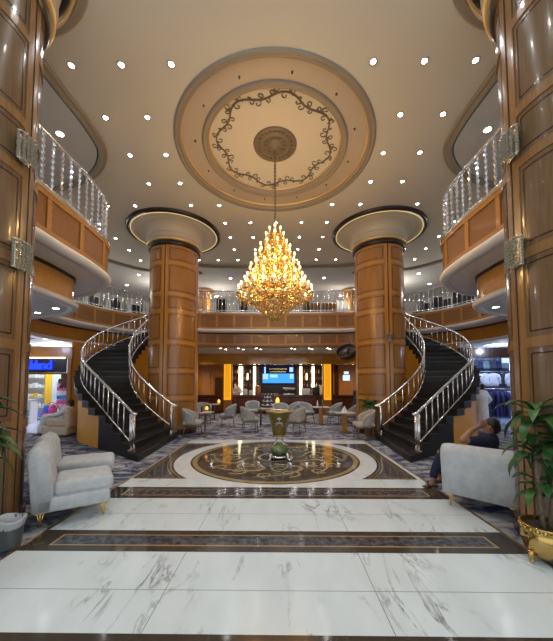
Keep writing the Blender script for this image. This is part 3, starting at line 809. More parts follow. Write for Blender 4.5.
def lamp(name, loc, power, col, r=.1):
    l = bpy.data.lights.new(name, 'POINT'); l.energy = power; l.color = col; l.shadow_soft_size = r
    o = bpy.data.objects.new(name, l); COL.objects.link(o); o.location = loc; return o
for r, z, p in ((.62,4.1,12),(.42,4.55,10),(.85,5.15,25)):
    for k in range(4):
        a = 2*pi*k/4+z; lamp('chandelier_glow', (DOME[0]+r*cos(a), DOME[1]+r*sin(a), z), p, (1,.6,.24), .06)
# warm glow tubes hidden in the coves around the columns
# ------------------------------------------------------------------ urn on the medallion
ux, uy = A+.12, 6.92
t = thing('pedestal_urn', 'olive gold urn with white palm and swords emblem on a silver footed stand', 'urn', (ux, uy, .009)); t.scale = (1.2,1.2,1.)
b = MB(); b.lathe([(.12,.53),(.125,.55),(.14,.62),(.155,.72),(.185,.86),(.215,.98),(.245,1.04),(.25,1.06),(.235,1.075),(.21,1.06),(.19,.98),(.15,.7),(.0005,.68)], 40); cup = b.build('urn_bowl', M['olive'], t)
b = MB(); b.lathe([(.24,1.055),(.262,1.06),(.265,1.085),(.235,1.09),(.225,1.07)], 40); b.build('gilt_rim', M['brass'], cup)
b = MB()
def onurn(u, z):
    r = .155+(z-.72)*(.06/.26)+.006; a = -pi/2+u/r; return (r*cos(a), r*sin(a), z)
b.tube([onurn(0, .865+.05*i/5) for i in range(6)], .006, 5)
for k in range(7):
    e = -1.2+2.4*k/6; b.tube([onurn(sin(e)*.05*i/5, .915+cos(e)*.045*i/5-.02*(i/5)**2*abs(sin(e))) for i in range(6)], .005, 5)
for sg in (-1, 1):
    b.tube([onurn(sg*(-.075+.15*i/10), .815-.04+.06*(i/10)+.045*sin(pi*i/10)-.02) for i in range(11)], .005, 5)
b.build('emblem', M['offwhite'], cup)
b = MB(); b.lathe([(.0005,.50),(.1,.505),(.125,.53),(.12,.545),(.0005,.545)], 32); b.build('urn_foot', M['brass'], t)
b = MB()
for k in range(4):
    a = pi/4+pi/2*k; b.tube([(r*cos(a), r*sin(a), z) for r, z in ((.11,.51),(.085,.46),(.075,.42),(.1,.38),(.13,.34),(.12,.30))], .014, 6)
b.build('scroll_stand', M['silver'], t)
b = MB(); b.sphere((0,0,.21), .165, 24, 16, 0, (1,1,.9)); b.build('enamel_ball', M['greenglass'], t)
b = MB(); b.lathe([(.16,.1),(.2,.09),(.215,.06),(.2,.05),(.15,.05),(.15,.1)], 32)
for k in range(4):
    a = pi/4+pi/2*k; b.tube([(r*cos(a), r*sin(a), z) for r, z in ((.15,.12),(.2,.14),(.235,.1),(.225,.05),(.25,.018),(.29,.015))], [.02,.024,.026,.022,.02,.014], 8)
b.build('silver_base', M['silver'], t)

# ------------------------------------------------------------------ sofas and armchairs in the foreground
def sofa(name, label, loc, rz, W, H, D, fab, nseat, tuft, legc, cat='sofa'):
    """local: back line on x = 0, faces +x, width along +y from 0 to W"""
    t = thing(name, label, cat, loc, rz); bz = .17
    b = MB(); b.rbox((D/2+.02, W/2, bz+.09), (D-.02, W, .18), .04); b.build('base_frame', fab, t)
    b = MB(); nu, nv = 22, 22                                  # rolled back, closed profile swept along y with rounded ends
    prof = [(.0,bz+.02),(-.03,bz+.35),(-.055,H-.2),(-.06,H-.1),(-.03,H-.03),(.05,H+.01),(.14,H-.03),(.185,H-.12),(.2,H-.28),(.22,bz+.32),(.23,bz+.15),(.2,bz+.02)]
    k = len(prof); vs = []; fs = []
    ys = [0,.015,.05,.1]+[.1+(W-.2)*i/nu for i in range(1,nu)]+[W-.1,W-.05,W-.015,W]
    for y in ys:
        e = min(y, W-y); sh = 1.-.22*max(0, 1-e/.1)**2; zc, xc = bz+.3, .08
        for j, (x, z) in enumerate(prof):
            xx = xc+(x-xc)*sh; zz = z if z < zc else zc+(z-zc)*(1-.07*max(0,1-e/.1)**2)
            if tuft and j in (6,7,8,9): xx -= .016*(sin(pi*y/.15+(j%2)*pi/2)**2 < .12)
            vs.append((xx, y, zz))
    for i in range(len(ys)-1):
        for j in range(k): fs.append((i*k+j, i*k+(j+1)%k, (i+1)*k+(j+1)%k, (i+1)*k+j))
    fs += [tuple(range(k)), tuple((len(ys)-1)*k+j for j in range(k))[::-1]]
    b.add(vs, fs, 0, True); bk = b.build('backrest', fab, t)
    if tuft:
        b = MB(); m = int(W/.15)
        for r in range(4):
            for i in range(m):
                y = .1+(i+.5*(r%2))*.15
                if y < W-.06: b.sphere((.172-.008*r*(r<2)+.012*(r>2)+(-.03 if r==0 else 0), y, H-.12-.11*r), .013, 8, 6)
        b.build('tufting_buttons', M['silver'], bk)
    for i in range(nseat):
        w = (W-.02)/nseat; b = MB(); b.rbox(((D+.2)/2+.03, .01+w*(i+.5), bz+.25), (D-.16, w-.014, .19), .07, 0, 0, 4); c = b.build('seat_cushion', fab, t)
        b = MB(); x0, x1, y0, y1 = .2, D+.03, .02+w*i, w*(i+1)
        b.tube([(x0,y0,bz+.18),(x1-.03,y0,bz+.18),(x1,y0+.03,bz+.18),(x1,y1-.03,bz+.18),(x1-.03,y1,bz+.18),(x0,y1,bz+.18)], .008, 6); b.build('piping', fab, c)
    for x in (.09, D-.06):
        for y in (.08, W-.08):
            b = MB()
            for dx, dy in ((-.035,0),(.035,0)): b.tube([(x+dx,y,bz+.01),(x,y,.006)], .008, 6)
            b.tube([(x,y-.03,bz+.01),(x,y,.006)], .008, 6); b.box((x,y,bz-.002),(.1,.08,.012)); b.build('leg', legc, t)
    return t
sofa('slipper_chair', 'pale grey tufted armless chair with gold legs beside the trash bin', (-2.87,3.47,.008), radians(34), .66, .95, .80, M['fabric'], 1, True, M['gold'], 'chair')
sofa('slipper_chair', 'pale grey tufted armless chair behind the one at the trash bin, nearer the stair', (-3.50,4.31,.008), radians(28), .66, .92, .93, M['fabric'], 1, True, M['gold'], 'chair')
# armchair seen from behind, facing away to the back right
ang = atan2(.70,.72)
wx, wy = -sin(ang), cos(ang)
sofa('velvet_armchair', 'pale grey velvet armchair seen from behind with a man lounging in it', (2.27-wx*.87, 4.30-wy*.87, .008), ang, .87, .86, .72, M['fabric'], 1, False, M['gold'], 'armchair')

# trash bin
t = thing('trash_bin', 'round grey waste bin with clear liner beside the tufted chairs', 'bin', (-2.83,3.17,.0)); t.scale = (.88,.88,.95)
b = MB(); b.lathe([(.0005,.004),(.115,.004),(.12,.02),(.145,.3),(.15,.31),(.14,.31),(.112,.03),(.0005,.03)], 32); b.build('bin_body', M['binm'], t)
b = MB()
nn = 48; vs = []
for z, r, j in ((.2,.128,0),(.26,.150,.004),(.3,.158,.006),(.322,.157,.004),(.318,.14,.003),(.2,.118,.006)):
    for i in range(nn):
        a = 2*pi*i/nn; rr = r+j*sin(i*2.7)+j*.6*sin(i*5.1); vs.append((rr*cos(a), rr*sin(a), z+.012*sin(a*3)*(j>0)))
b.add(vs, [(q*nn+i, q*nn+(i+1)%nn, (q+1)*nn+(i+1)%nn, (q+1)*nn+i) for q in range(5) for i in range(nn)], 0, True)
b.build('liner', M['bag'], t)

# ------------------------------------------------------------------ plants
def leaf(b, o, az, el, L, w, droop, m=0):
    n = 7; pts = []; x, y, z = o; e = el
    for i in range(n+1):
        pts.append((x, y, z)); st = L/n
        x += st*cos(e)*cos(az); y += st*cos(e)*sin(az); z += st*sin(e); e -= droop/n
    vs = []; sx, sy = -sin(az), cos(az)
    for i, p in enumerate(pts):
        u = i/n; ww = w*(sin(pi*min(1, u*.9+.08))**.8)*.5 if i < n else .002
        for k in (-1, 0, 1): vs.append((p[0]+sx*ww*k, p[1]+sy*ww*k, p[2]+(abs(k))*ww*.35))
    vs += [(p[0], p[1], p[2]-.003) for p in vs]; N3 = 3*(n+1); fs = []
    for i in range(n):
        for k in (0, 1):
            q = (i*3+k, i*3+k+1, (i+1)*3+k+1, (i+1)*3+k); fs.append(q); fs.append(tuple(N3+j for j in q[::-1]))
    b.add(vs, fs, m, True)
def dracaena(name, label, loc, tufts, potm, seed, pot):
    rnd = random.Random(seed); t = thing(name, label, 'potted plant', loc)
    pot(t)
    for (x, y, z, n, L) in tufts:
        b = MB(); b.tube([(x*.3, y*.3, .3), (x*.7, y*.7, .3+(z-.3)*.5), (x, y, z)], [.024,.02,.017], 8); st = b.build('stem', M['stem'], t)
        b = MB()
        for i in range(n):
            az = 2*pi*i*.381966+rnd.random()*.5; k = i/n
            leaf(b, (x, y, z-.10+.16*k), az, .15+.95*k+rnd.uniform(-.1,.1), L*rnd.uniform(.8,1.1), .11*rnd.uniform(.8,1.15), 2.3-.5*k)
        b.build('foliage', M['leaf'] if n % 2 else M['leafdark'], st)
    return t
def gold_pot(t):
    b = MB(); b.lathe([(.0005,.05),(.11,.05),(.15,.07),(.2,.14),(.225,.22),(.225,.29),(.20,.33),(.215,.35),(.235,.37),(.23,.385),(.205,.38),(.19,.33),(.0005,.33)], 48); p = b.build('pot', M['potgold'], t)
    for k in range(22):
        a = 2*pi*k/22; b = MB(); b.sphere((.224*cos(a), .224*sin(a), .345), .021, 8, 6); b.build('rim_bead', M['potgold'], p)
    b = MB(); b.lathe([(.0005,.335),(.19,.345)], 24); b.build('soil', M['soil'], p)
    for k in range(3):
        a = 2*pi*k/3-.9; b = MB(); b.tube([(r*cos(a), r*sin(a), z) for r, z in ((.17,.12),(.2,.1),(.19,.05),(.17,.03),(.2,.022))], [.03,.034,.028,.024,.02], 8); b.build('foot', M['potgold'], p)
dracaena('potted_dracaena', 'tall leafy potted plant in a polished gold pot in front of the wood column', (2.55,2.98,.006), [(-.04,.02,1.46,19,.44),(-.12,-.05,1.12,12,.40),(.16,.0,1.24,15,.42),(-.04,.02,.74,11,.32)], None, 3, gold_pot).scale = (.86,.86,.93)
def dark_pot(t):
    b = MB(); b.lathe([(.0005,.0),(.14,.0),(.2,.3),(.21,.36),(.185,.36),(.17,.3),(.0005,.3)], 32); p = b.build('pot', M['bronze'], t)
    b = MB(); b.lathe([(.0005,.315),(.178,.32)], 24); b.build('soil', M['soil'], p)
dracaena('potted_palm', 'long green leaves of a plant reaching in beside the near column and waste bin', (-2.72,2.42,.006), [(.05,.05,1.36,22,.5),(.12,.06,1.12,17,.42)], None, 9, dark_pot)

# ------------------------------------------------------------------ lounge chairs and tables
def make_chair(fab):
    t = thing('lounge_chair', 'x', 'chair')
    b = MB(); n, m = 28, 6; vs = []
    for i in range(n+1):
        a = pi+(-1+2*i/n)*radians(112); k = abs(-1+2*i/n)
        top = .86-.23*k**2.2; bot = .40
        for j in range(m+1):
            u = j/m; z = bot+(top-bot)*u; sp = 1+.13*u*(1-k*.4)
            for r in (0,):
                vs.append((.29*sp*cos(a)+.02, .30*sp*sin(a), z))
    k = (n+1)*(m+1); inn = []
    for i in range(n+1):
        a = pi+(-1+2*i/n)*radians(112)
        for j in range(m+1):
            v = vs[i*(m+1)+j]; d = .055; inn.append((v[0]-d*cos(a), v[1]-d*sin(a), v[2]+(.0 if j < m else .0)))
    al = vs+inn; fs = []
    for i in range(n):
        for j in range(m):
            q = (i*(m+1)+j, i*(m+1)+j+1, (i+1)*(m+1)+j+1, (i+1)*(m+1)+j); fs.append(q); fs.append(tuple(k+x for x in q[::-1]))
        for j in (0, m): fs.append((i*(m+1)+j, (i+1)*(m+1)+j, k+(i+1)*(m+1)+j, k+i*(m+1)+j))
    for i in (0, n):
        for j in range(m): fs.append((i*(m+1)+j, i*(m+1)+j+1, k+i*(m+1)+j+1, k+i*(m+1)+j))
    b.add(al, fs, 0, True); b.build('backrest', fab, t)
    b = MB(); b.rbox((.03,0,.43), (.54,.52,.13), .06, 0, 0, 4); b.build('seat', fab, t)
    b = MB(); b.rbox((.03,0,.35), (.46,.46,.035), .012); b.build('seat_frame', M['bronze'], t)
    for x, y in ((.24,.22),(.24,-.22),(-.2,.2),(-.2,-.2)):
        b = MB(); b.tube([(x*.9,y*.9,.36),(x*1.1,y*1.1,.005)], [.017,.011], 8); b.build('leg', M['bronze'], t)
    return t
protos = {}
def chair(px, Y, face, label, fab='fabric2', X=None):
    x = X if X is not None else (px-279.5)/298.4*Y
    if fab not in protos:
        t = make_chair(M[fab]); protos[fab] = t; t.location = (x, Y, 0); t.rotation_euler.z = radians(face); t.scale = (1.08,1.08,1.06); t['label'] = label; t['group'] = 'lounge chairs before the bar'
    else: t = dup(protos[fab], (x, Y, 0), radians(face), label, 'lounge chairs before the bar')
    return t
chair(192, 9.8, 5, 'grey tub chair beside the toy shop side column facing a small table')
chair(203, 13.0, -60, 'grey tub chair behind the small round table near the toy shop side column', 'fabric2')
chair(228, 12.1, 190, 'dark grey tub chair turned sideways between two tables', 'fabric3')
chair(249, 10.75, 15, 'grey tub chair on the carpet edge just left of the urn', 'fabric2')
chair(252, 14.3, -90, 'blue-grey tub chair facing forward behind the cake table', 'fabric3')
chair(280, 12.7, -80, 'grey tub chair directly behind the urn', 'fabric3')
chair(294, 13.7, 200, 'blue-grey tub chair half hidden behind the warm grey chair', 'fabric3', X=.62)
chair(296, 10.5, 150, 'warm grey tub chair just right of the urn, seen from behind', 'fabric4')
chair(305, 13.4, -50, 'blue-grey tub chair left of the square pedestal table facing the hall', 'fabric3')
chair(334, 13.1, 185, 'blue-grey tub chair right of the square pedestal table', 'fabric3')
chair(351, 12.4, 160, 'taupe tub chair behind the table with the white napkin', 'fabric4')
chair(363, 9.4, 180, 'beige grey tub chair beside the clothes shop side column', 'fabric4')
def table(px, Y, label, kind, X=None, h=.74, r=.30):
    x = X if X is not None else (px-279.5)/298.4*Y; t = thing('side_table', label, 'table', (x, Y, 0))
    b = MB()
    if kind == 'round':
        b.lathe([(.0005,h-.03),(r-.02,h-.03),(r,h-.015),(r-.005,h),(.0005,h)], 32); b.build('tabletop', M['tabletop'], t)
        b = MB(); b.lathe([(.03,.02),(.028,.4),(.05,h-.04)], 16); b.build('pedestal', M['bronze'], t)
        b = MB(); b.lathe([(.0005,.0),(.19,.0),(.19,.014),(.04,.035),(.0005,.035)], 24); b.build('base', M['bronze'], t)
    elif kind == 'block':
        b.rbox((0,0,h-.02), (.66,.56,.04), .012); b.build('tabletop', M['tabletop'], t)
        b = MB(); b.rbox((0,0,(h-.04)/2+.02), (.16,.16,h-.05), .01); b.build('pedestal', M['wood'], t)
        b = MB(); b.rbox((0,0,.015), (.36,.36,.03), .008); b.build('base', M['bronze'], t)
    else:
        b.rbox((0,0,h-.02), (.62,.5,.04), .012); b.build('tabletop', M['tabletop'], t)
        for sx in (-1,1):
            for sy in (-1,1):
                b = MB(); b.rbox((sx*.27, sy*.21, (h-.04)/2), (.05,.05,h-.04), .008); b.build('leg', M['darkwood'], t)
        b = MB(); b.rbox((0,0,h-.075), (.56,.44,.07), .008); b.build('apron', M['wood'], t)
    return x, Y, h
T1 = table(205, 10.5, 'round pale topped table beside the column-side grey chair', 'round')
T2 = table(214, 14.6, 'round pale topped table further back near the mahogany bar', 'round')
T3 = table(267, 12.3, 'four legged wooden table holding the white tiered cake stand', 'legs')
T4 = table(320, 12.9, 'square pedestal table between two blue-grey chairs', 'block')
T5 = table(343, 10.6, 'square pedestal table with a white folded napkin', 'block', h=.72)
T6 = table(277, 14.6, 'round pale table holding the amber table lamp', 'round')
def glowlamp(T, dx, dy, label, s=1.):
    t = thing('table_lamp', label, 'table lamp', (T[0]+dx, T[1]+dy, T[2]))
    b = MB(); b.lathe([(.0005,0),(.05*s,0),(.05*s,.015),(.015,.03),(.012,.07)], 16); b.build('lamp_base', M['brass'], t)
    b = MB(); b.lathe([(.07*s,.07),(.08*s,.12*s+.03),(.06*s,.22*s),(.03*s,.27*s),(.0005,.28*s)], 16); b.lathe([(.0005,.07),(.07*s,.07)], 16); b.build('glowing_shade', M['candleglow'], t)
glowlamp(T1, .02, .12, 'small orange candle lamp on the round table by the column', .65)
glowlamp(T2, .22, .0, 'small orange candle lamp on the far round table near the bar', .8)
glowlamp(T6, 0, -.05, 'larger amber glowing table lamp behind the urn', 1.15)
# bottle, napkin, cake stand
def bottle(T, dx, dy, label, mt='greenglass'):
    t = thing('bottle', label, 'bottle', (T[0]+dx, T[1]+dy, T[2]))
    b = MB(); b.lathe([(.0005,0),(.035,0),(.035,.14),(.014,.19),(.013,.24),(.0005,.24)], 14); b.build('bottle_body', M[mt], t)
    b = MB(); b.lathe([(.016,.235),(.016,.26),(.0005,.26)], 12); b.build('cap', M['offwhite'], t)
bottle(T4, .05, -.1, 'slim bottle standing on the square pedestal table between blue-grey chairs')
bottle(T4, -.14, .05, 'second slim bottle on the square pedestal table, nearer the urn', 'offwhite')
bottle(T1, -.1, -.08, 'dark little bottle on the round table by the column', 'black')
t = thing('napkin', 'white napkin folded into a pointed cone on the square table', 'napkin', (T5[0], T5[1]-.05, T5[2]))
b = MB(); vs = [(0,0,.24)]
for i in range(16):
    a = 2*pi*i/16; r = .11+.02*(i%2); vs.append((r*cos(a), r*sin(a), 0))
b.add(vs, [(0,1+i,1+(i+1)%16) for i in range(16)]+[tuple(range(1,17))[::-1]]); b.build('folded_cloth', M['whitecloth'], t)
t = thing('cake_stand', 'white three tiered stand of plates on the wooden table behind the urn', 'cake stand', (T3[0], T3[1], T3[2]))
b = MB(); b.tube([(0,0,.0),(0,0,.5)], .012, 8); b.lathe([(.0005,0),(.12,0),(.1,.015),(.0005,.02)], 20); b.build('centre_rod', M['bronze'], t)
for z, r in ((.09,.26),(.25,.22),(.4,.16)):
    b = MB(); b.lathe([(.013,z),(r*.7,z),(r,z+.025),(r-.01,z+.03),(r*.68,z+.012),(.013,z+.012)], 28); p = b.build('plate', M['offwhite'], t)
    b = MB()
    for k in range(8):
        a = 2*pi*k/8; b.rbox((r*.6*cos(a), r*.6*sin(a), z+.045), (.075,.06,.065), .015, a, k%2)
    b.build('cakes', [M['whitecloth'], M['cloth_dark']], p)
# fern beside the clothes-shop column
t = thing('potted_fern', 'bushy green fern in a dark pot against the clothes shop side column', 'potted plant', ((366-279.5)/298.4*10.9+.02, 10.75, 0))
t.location = (2.92, 9.93, 0); t.scale = (1,1,1.36)
b = MB(); b.lathe([(.0005,0),(.13,0),(.19,.62),(.2,.68),(.17,.68),(.0005,.64)], 24); b.build('pot', M['panel'], t)
b = MB(); rnd = random.Random(4)
for i in range(46):
    leaf(b, (rnd.uniform(-.06,.06), rnd.uniform(-.06,.06), .66), 2*pi*i*.381966, .5+rnd.random()*.9, rnd.uniform(.34,.5), .05, 1.9)
b.build('foliage', M['leaf'], t)
# tall black curved high-back chair behind the taupe chair
t = thing('high_back_chair', 'black chair with a tall curved back behind the taupe tub chair', 'chair', (3.15, 13.6, 0), radians(200))
b = MB(); n = 14
L = [(-.10-.32*sin(u*1.5), 0, .35+1.05*u) for u in [i/n for i in range(n+1)]]
for y in (-.26, .26): b.tube([(p[0]+.02, y, p[2]) for p in L], .028, 8)
b.build('back_frame', M['black'], t)
b = MB(); vs = []
for i, p in enumerate(L):
    for y in (-.25,.25): vs += [(p[0],y,p[2]),(p[0]+.03,y,p[2])]
b.add(vs, [(i*4+a, i*4+c, i*4+4+c, i*4+4+a) for i in range(n) for a, c in ((0,2),(2,3),(3,1),(1,0))], 0, True); b.build('backrest', M['black'], t)
b = MB(); b.rbox((.12,0,.4), (.5,.54,.1), .04); b.build('seat', M['cloth_dark'], t)
for x, y in ((.32,.22),(.32,-.22),(-.08,.22),(-.08,-.22)):
    b = MB(); b.tube([(x,y,.36),(x*1.05,y*1.05,.005)], .018, 8); b.build('leg', M['black'], t)
# beige armchair by the stairs
def plump(name, label, loc, rz, fab):
    t = thing(name, label, 'armchair', loc, rz)
    b = MB(); b.rbox((.05,0,.2), (.86,.84,.32), .07, 0, 0, 4); b.build('base', fab, t)
    b = MB(); b.rbox((.1,0,.42), (.66,.5,.18), .07, 0, 0, 4); b.build('seat_cushion', fab, t)
    b = MB(); b.rbox((-.33,0,.58), (.24,.82,.62), .10, 0, 0, 4); b.build('backrest', fab, t)
    for y in (-.35,.35):
        b = MB(); b.rbox((.0,y,.46), (.7,.2,.26), .09, 0, 0, 4); b.build('armrest', fab, t)
    for x in (-.3,.4):
        for y in (-.34,.34):
            b = MB(); b.cyl((x,y,.004), .03, .05, 10); b.build('leg', M['dark'], t)
    return t
plump('leather_armchair', 'beige leather armchair by the foot of the stair with a person in white', (-7.25,10.05,0), radians(180), M['beige'])
plump('padded_armchair', 'grey-green padded armchair inside the toy shop window', (-9.0,13.3,.006), radians(200), M['greenfab'])

# ------------------------------------------------------------------ bar
t = thing('bar_counter', 'long red mahogany bar counter with a dark stone top', 'bar counter', (A, 17.6, 0))
b = MB(); b.box((0,0,.51), (9.4,.5,1.02)); b.build('counter_front', M['redwood'], t)
b = MB(); b.rbox((0,.02,1.05), (9.6,.66,.06), .012); b.build('countertop', M['redwood'], t)
b = MB()
for k in range(13): b.box((-4.6+k*.767, -.262, .52), (.05,.03,.9))
b.box((0,-.262,.93), (9.4,.03,.06)); b.box((0,-.262,.1), (9.4,.03,.12)); b.build('front_trim', M['darkwood'], t)
b = MB(); b.box((A, 17.2, 3.14), (10.4,.5,.6)); b.box((A, 16.93, 2.87), (10.4,.05,.06)); struct('trim_7', b, M['gold_wood'])
for px, w in ((227.3, 'toy shop'), (326.4, 'clothes shop')):
    x = (px-279.5)/298.4*17.05
    t = thing('light_pillar', 'glowing amber light pillar in front of the bar on the %s side' % w, 'light pillar', (x, 17.05, 0))
    b = MB(); b.box((0,0,1.85), (.40,.28,2.06)); b.build('glowing_panel', M['amber'], t)
    b = MB()
    for k in range(17): b.tube([(-.13,-.145,.95+.11*k),(0,-.148,1.005+.11*k),(.13,-.145,.95+.11*k)], .007, 4); b.tube([(-.13,-.145,1.06+.11*k),(0,-.148,1.005+.11*k),(.13,-.145,1.06+.11*k)], .007, 4)
    b.build('lattice', M['orange'], t)
    b = MB(); b.box((0,.02,.4), (.44,.26,.8)); b.box((0,.02,2.9), (.44,.30,.06)); b.box((.23,.03,1.85), (.05,.3,2.1)); b.box((-.23,.03,1.85), (.05,.3,2.1)); b.build('wood_frame', M['panel'], t)
# back bar wall unit
t = thing('back_bar_unit', 'dark wall unit with lit shelves behind the bar', 'shelving unit', (A, 19.9, 0))
b = MB(); b.box((0,.12,1.6), (6.4,.1,2.75)); b.build('back_panel', M['dark'], t)
b = MB()
for x in (-3.2,-1.95,-1.3,1.28,2.05,3.2): b.box((x,-.06,1.6), (.07,.3,2.75))
b.build('upright', M['darkwood'], t)
for z in (1.0,1.5,1.95,2.4):
    for x0, x1 in ((-3.17,-1.98),(-1.92,-1.33),(1.31,2.02),(2.08,3.17)):
        b = MB(); b.box(((x0+x1)/2,-.04,z), (x1-x0,.26,.03)); b.build('shelf', M['darkwood'], t)
b = MB(); b.box((0,-.1,.48), (6.4,.5,.95)); b.build('base_cabinet', M['darkwood'], t)
for px, w in ((240.3,.26),(254,.16),(300.3,.16),(312.5,.16)):
    b = MB(); b.box(((px-279.5)/298.4*19.7-A, -.24, 1.95), (w,.06,1.85)); b.build('light_strip', M['strip'], t)
rnd = random.Random(12)
bot = MB(); bot.lathe([(.0005,0),(.04,0),(.04,.17),(.016,.22),(.015,.29),(.0005,.29)], 10)
meshes = [bot.mesh('bottle', M[k]) for k in ('olive','greenglass','orange','offwhite','red')]
labels = {1.015:'lowest', 1.515:'second', 1.965:'third', 2.415:'top'}
for z in labels:
    for x0, x1 in ((-3.0,-2.1),(-1.85,-1.42),(1.38,1.95),(2.2,3.05)):
        m = int((x1-x0)/.15)
        for k in range(m+1):
            o = bpy.data.objects.new('bottle', rnd.choice(meshes)); COL.objects.link(o); o.location = (A+x0+(x1-x0)*k/max(1,m), 19.86+rnd.uniform(-.05,.04), z)
            tag(o, 'small bottle on the %s shelf of the lit back bar' % labels[z], 'bottle', 'bottles on the %s back bar shelf' % labels[z])
# TV
t = thing('television', 'wide wall screen showing blue water behind the bar', 'television', ((277.8-279.5)/298.4*19.6, 19.62, 2.32))
b = MB(); b.rbox((0,0,0), (2.16,.07,1.22), .015); b.build('bezel', M['black'], t)
b = MB(); b.box((0,-.038,-.23), (2.06,.01,.62)); b.build('blue_picture', M['screen_blue'], t)
b = MB(); b.box((0,-.038,.32), (2.06,.01,.48)); b.build('dark_picture', M['screen_dark'], t)
b = MB(); b.box((-.85,-.045,-.12), (.34,.008,.34)); b.box((-.3,-.045,-.08), (.5,.008,.2)); b.box((.87,-.045,-.1), (.25,.008,.3)); b.box((-.88,-.045,.3), (.1,.008,.44)); b.box((.85,-.045,.34), (.24,.008,.3)); b.build('pale_picture', M['screen_pale'], t)
b = MB(); rnd = random.Random(3)
for z, x0, x1 in ((.38,-.6,.55),(.2,-.55,.5)):
    x = x0
    while x < x1:
        w = rnd.uniform(.04,.12); b.box((x+w/2,-.046,z+rnd.uniform(-.01,.01)), (w,.006,rnd.uniform(.035,.07))); x += w+.025
b.build('caption_marks', M['screen_text'], t)
for px in (247, 274+32):
    t = thing('wall_lamp', 'small glowing sconce between the white strips, %s' % ('bartender side' if px < 260 else 'away from the bartender'), 'wall lamp', ((px-279.5)/298.4*19.6, 19.58, 2.2))
    b = MB(); b.cyl((0,0,-.22), .04, .44, 10); b.build('glowing_tube', M['strip'], t); b = MB(); b.box((0,.07,0), (.1,.04,.3)); b.build('back_plate', M['brass'], t)
# things on the counter
CT = 1.081
def bx(name, label, cat, px, w, d, h, mt, Y=17.55, lid=None):
    x = (px-279.5)/298.4*Y; t = thing(name, label, cat, (x, Y, CT))
    b = MB(); b.rbox((0,0,h*.5+.002), (w,d,h), .015); b.build('body', M[mt], t)
    b = MB(); b.rbox((0,0,h+.018), (w*.9,d*.9,.035), .01); b.build('lid', M[lid or mt], t)
bx('coffee_urn', 'copper brown drinks urn on the bar counter beside the screen', 'urn', 257.5, .34, .28, .5, 'orange', lid='brass')
bx('serving_box', 'white box on the bar counter next to the bartender', 'box', 244.5, .26, .25, .3, 'offwhite')
bx('serving_box', 'white box on the bar counter beside the copper urn', 'box', 250.5, .22, .25, .24, 'offwhite')
bx('serving_box', 'white box on the bar counter beyond the coffee machine', 'box', 305, .5, .28, .34, 'offwhite')
bx('cash_register', 'black cash register on the bar counter near the amber pillar', 'cash register', 315, .42, .3, .42, 'black')
bx('serving_box', 'small white box behind the black cash register', 'box', 320, .2, .2, .52, 'offwhite')
t = thing('coffee_machine', 'white and steel coffee machine on the bar under the screen', 'coffee machine', ((288.5-279.5)/298.4*17.6, 17.6, CT))
b = MB(); b.rbox((0,0,.04), (.66,.34,.07), .02); b.build('drip_tray', M['chrome'], t)
b = MB(); b.rbox((0,.08,.2), (.6,.2,.26), .02); b.build('body', M['black'], t)
b = MB(); b.rbox((0,0,.37), (.68,.36,.1), .03); b.build('top_housing', M['offwhite'], t)
for x in (-.18,.18):
    b = MB(); b.cyl((x,-.1,.27), .035, .06, 12); b.tube([(x,-.1,.28),(x,-.26,.27)], .012, 6); b.build('group_head', M['chrome'], t)
rnd = random.Random(5)
cup = MB(); cup.lathe([(.0005,0),(.03,0),(.042,.09),(.038,.09),(.026,.01),(.0005,.01)], 12); cm = cup.mesh('cup', M['offwhite'])
for k, px in enumerate((262,265,268,271,274,277)):
    o = bpy.data.objects.new('cup', cm); COL.objects.link(o); o.location = ((px-279.5)/298.4*17.5, 17.5, CT); tag(o, 'small white cup in the row on the bar under the screen', 'cup', 'row of cups on the bar')
# wall screens right of the bar, dark doorway left
t = thing('menu_screen', 'pale lit notice screen on the wood wall beside the bar', 'screen', (4.45, 20.1, 2.25))
b = MB(); b.box((0,.01,-.12), (.5,.04,.42)); b.box((0,.01,.22), (.34,.04,.2)); b.build('housing', M['offwhite'], t)
b = MB(); b.box((0,-.014,-.12), (.46,.01,.38)); b.box((0,-.014,.22), (.3,.01,.17)); b.build('lit_page', M['menu'], t)
b = MB(); b.box((-4.12,20.12,1.06), (.55,.06,2.1)); struct('door_1', b, M['darkwood'])
b = MB(); b.box((-4.42,20.1,1.1), (.06,.1,2.2)); b.box((-3.82,20.1,1.1), (.06,.1,2.2)); b.box((-4.12,20.1,2.2), (.66,.1,.08)); struct('trim_8', b, M['panel'])
b = MB()
for x in (-5.35,-4.75,-3.5,3.6,4.0,5.0): b.box((x,20.1,1.7), (.06,.08,3.4))
struct('trim_9', b, M['woodh'])
b = MB(); b.box((3.62,20.11,1.6), (.6,.06,3.0)); struct('door_2', b, M['darkwood'])
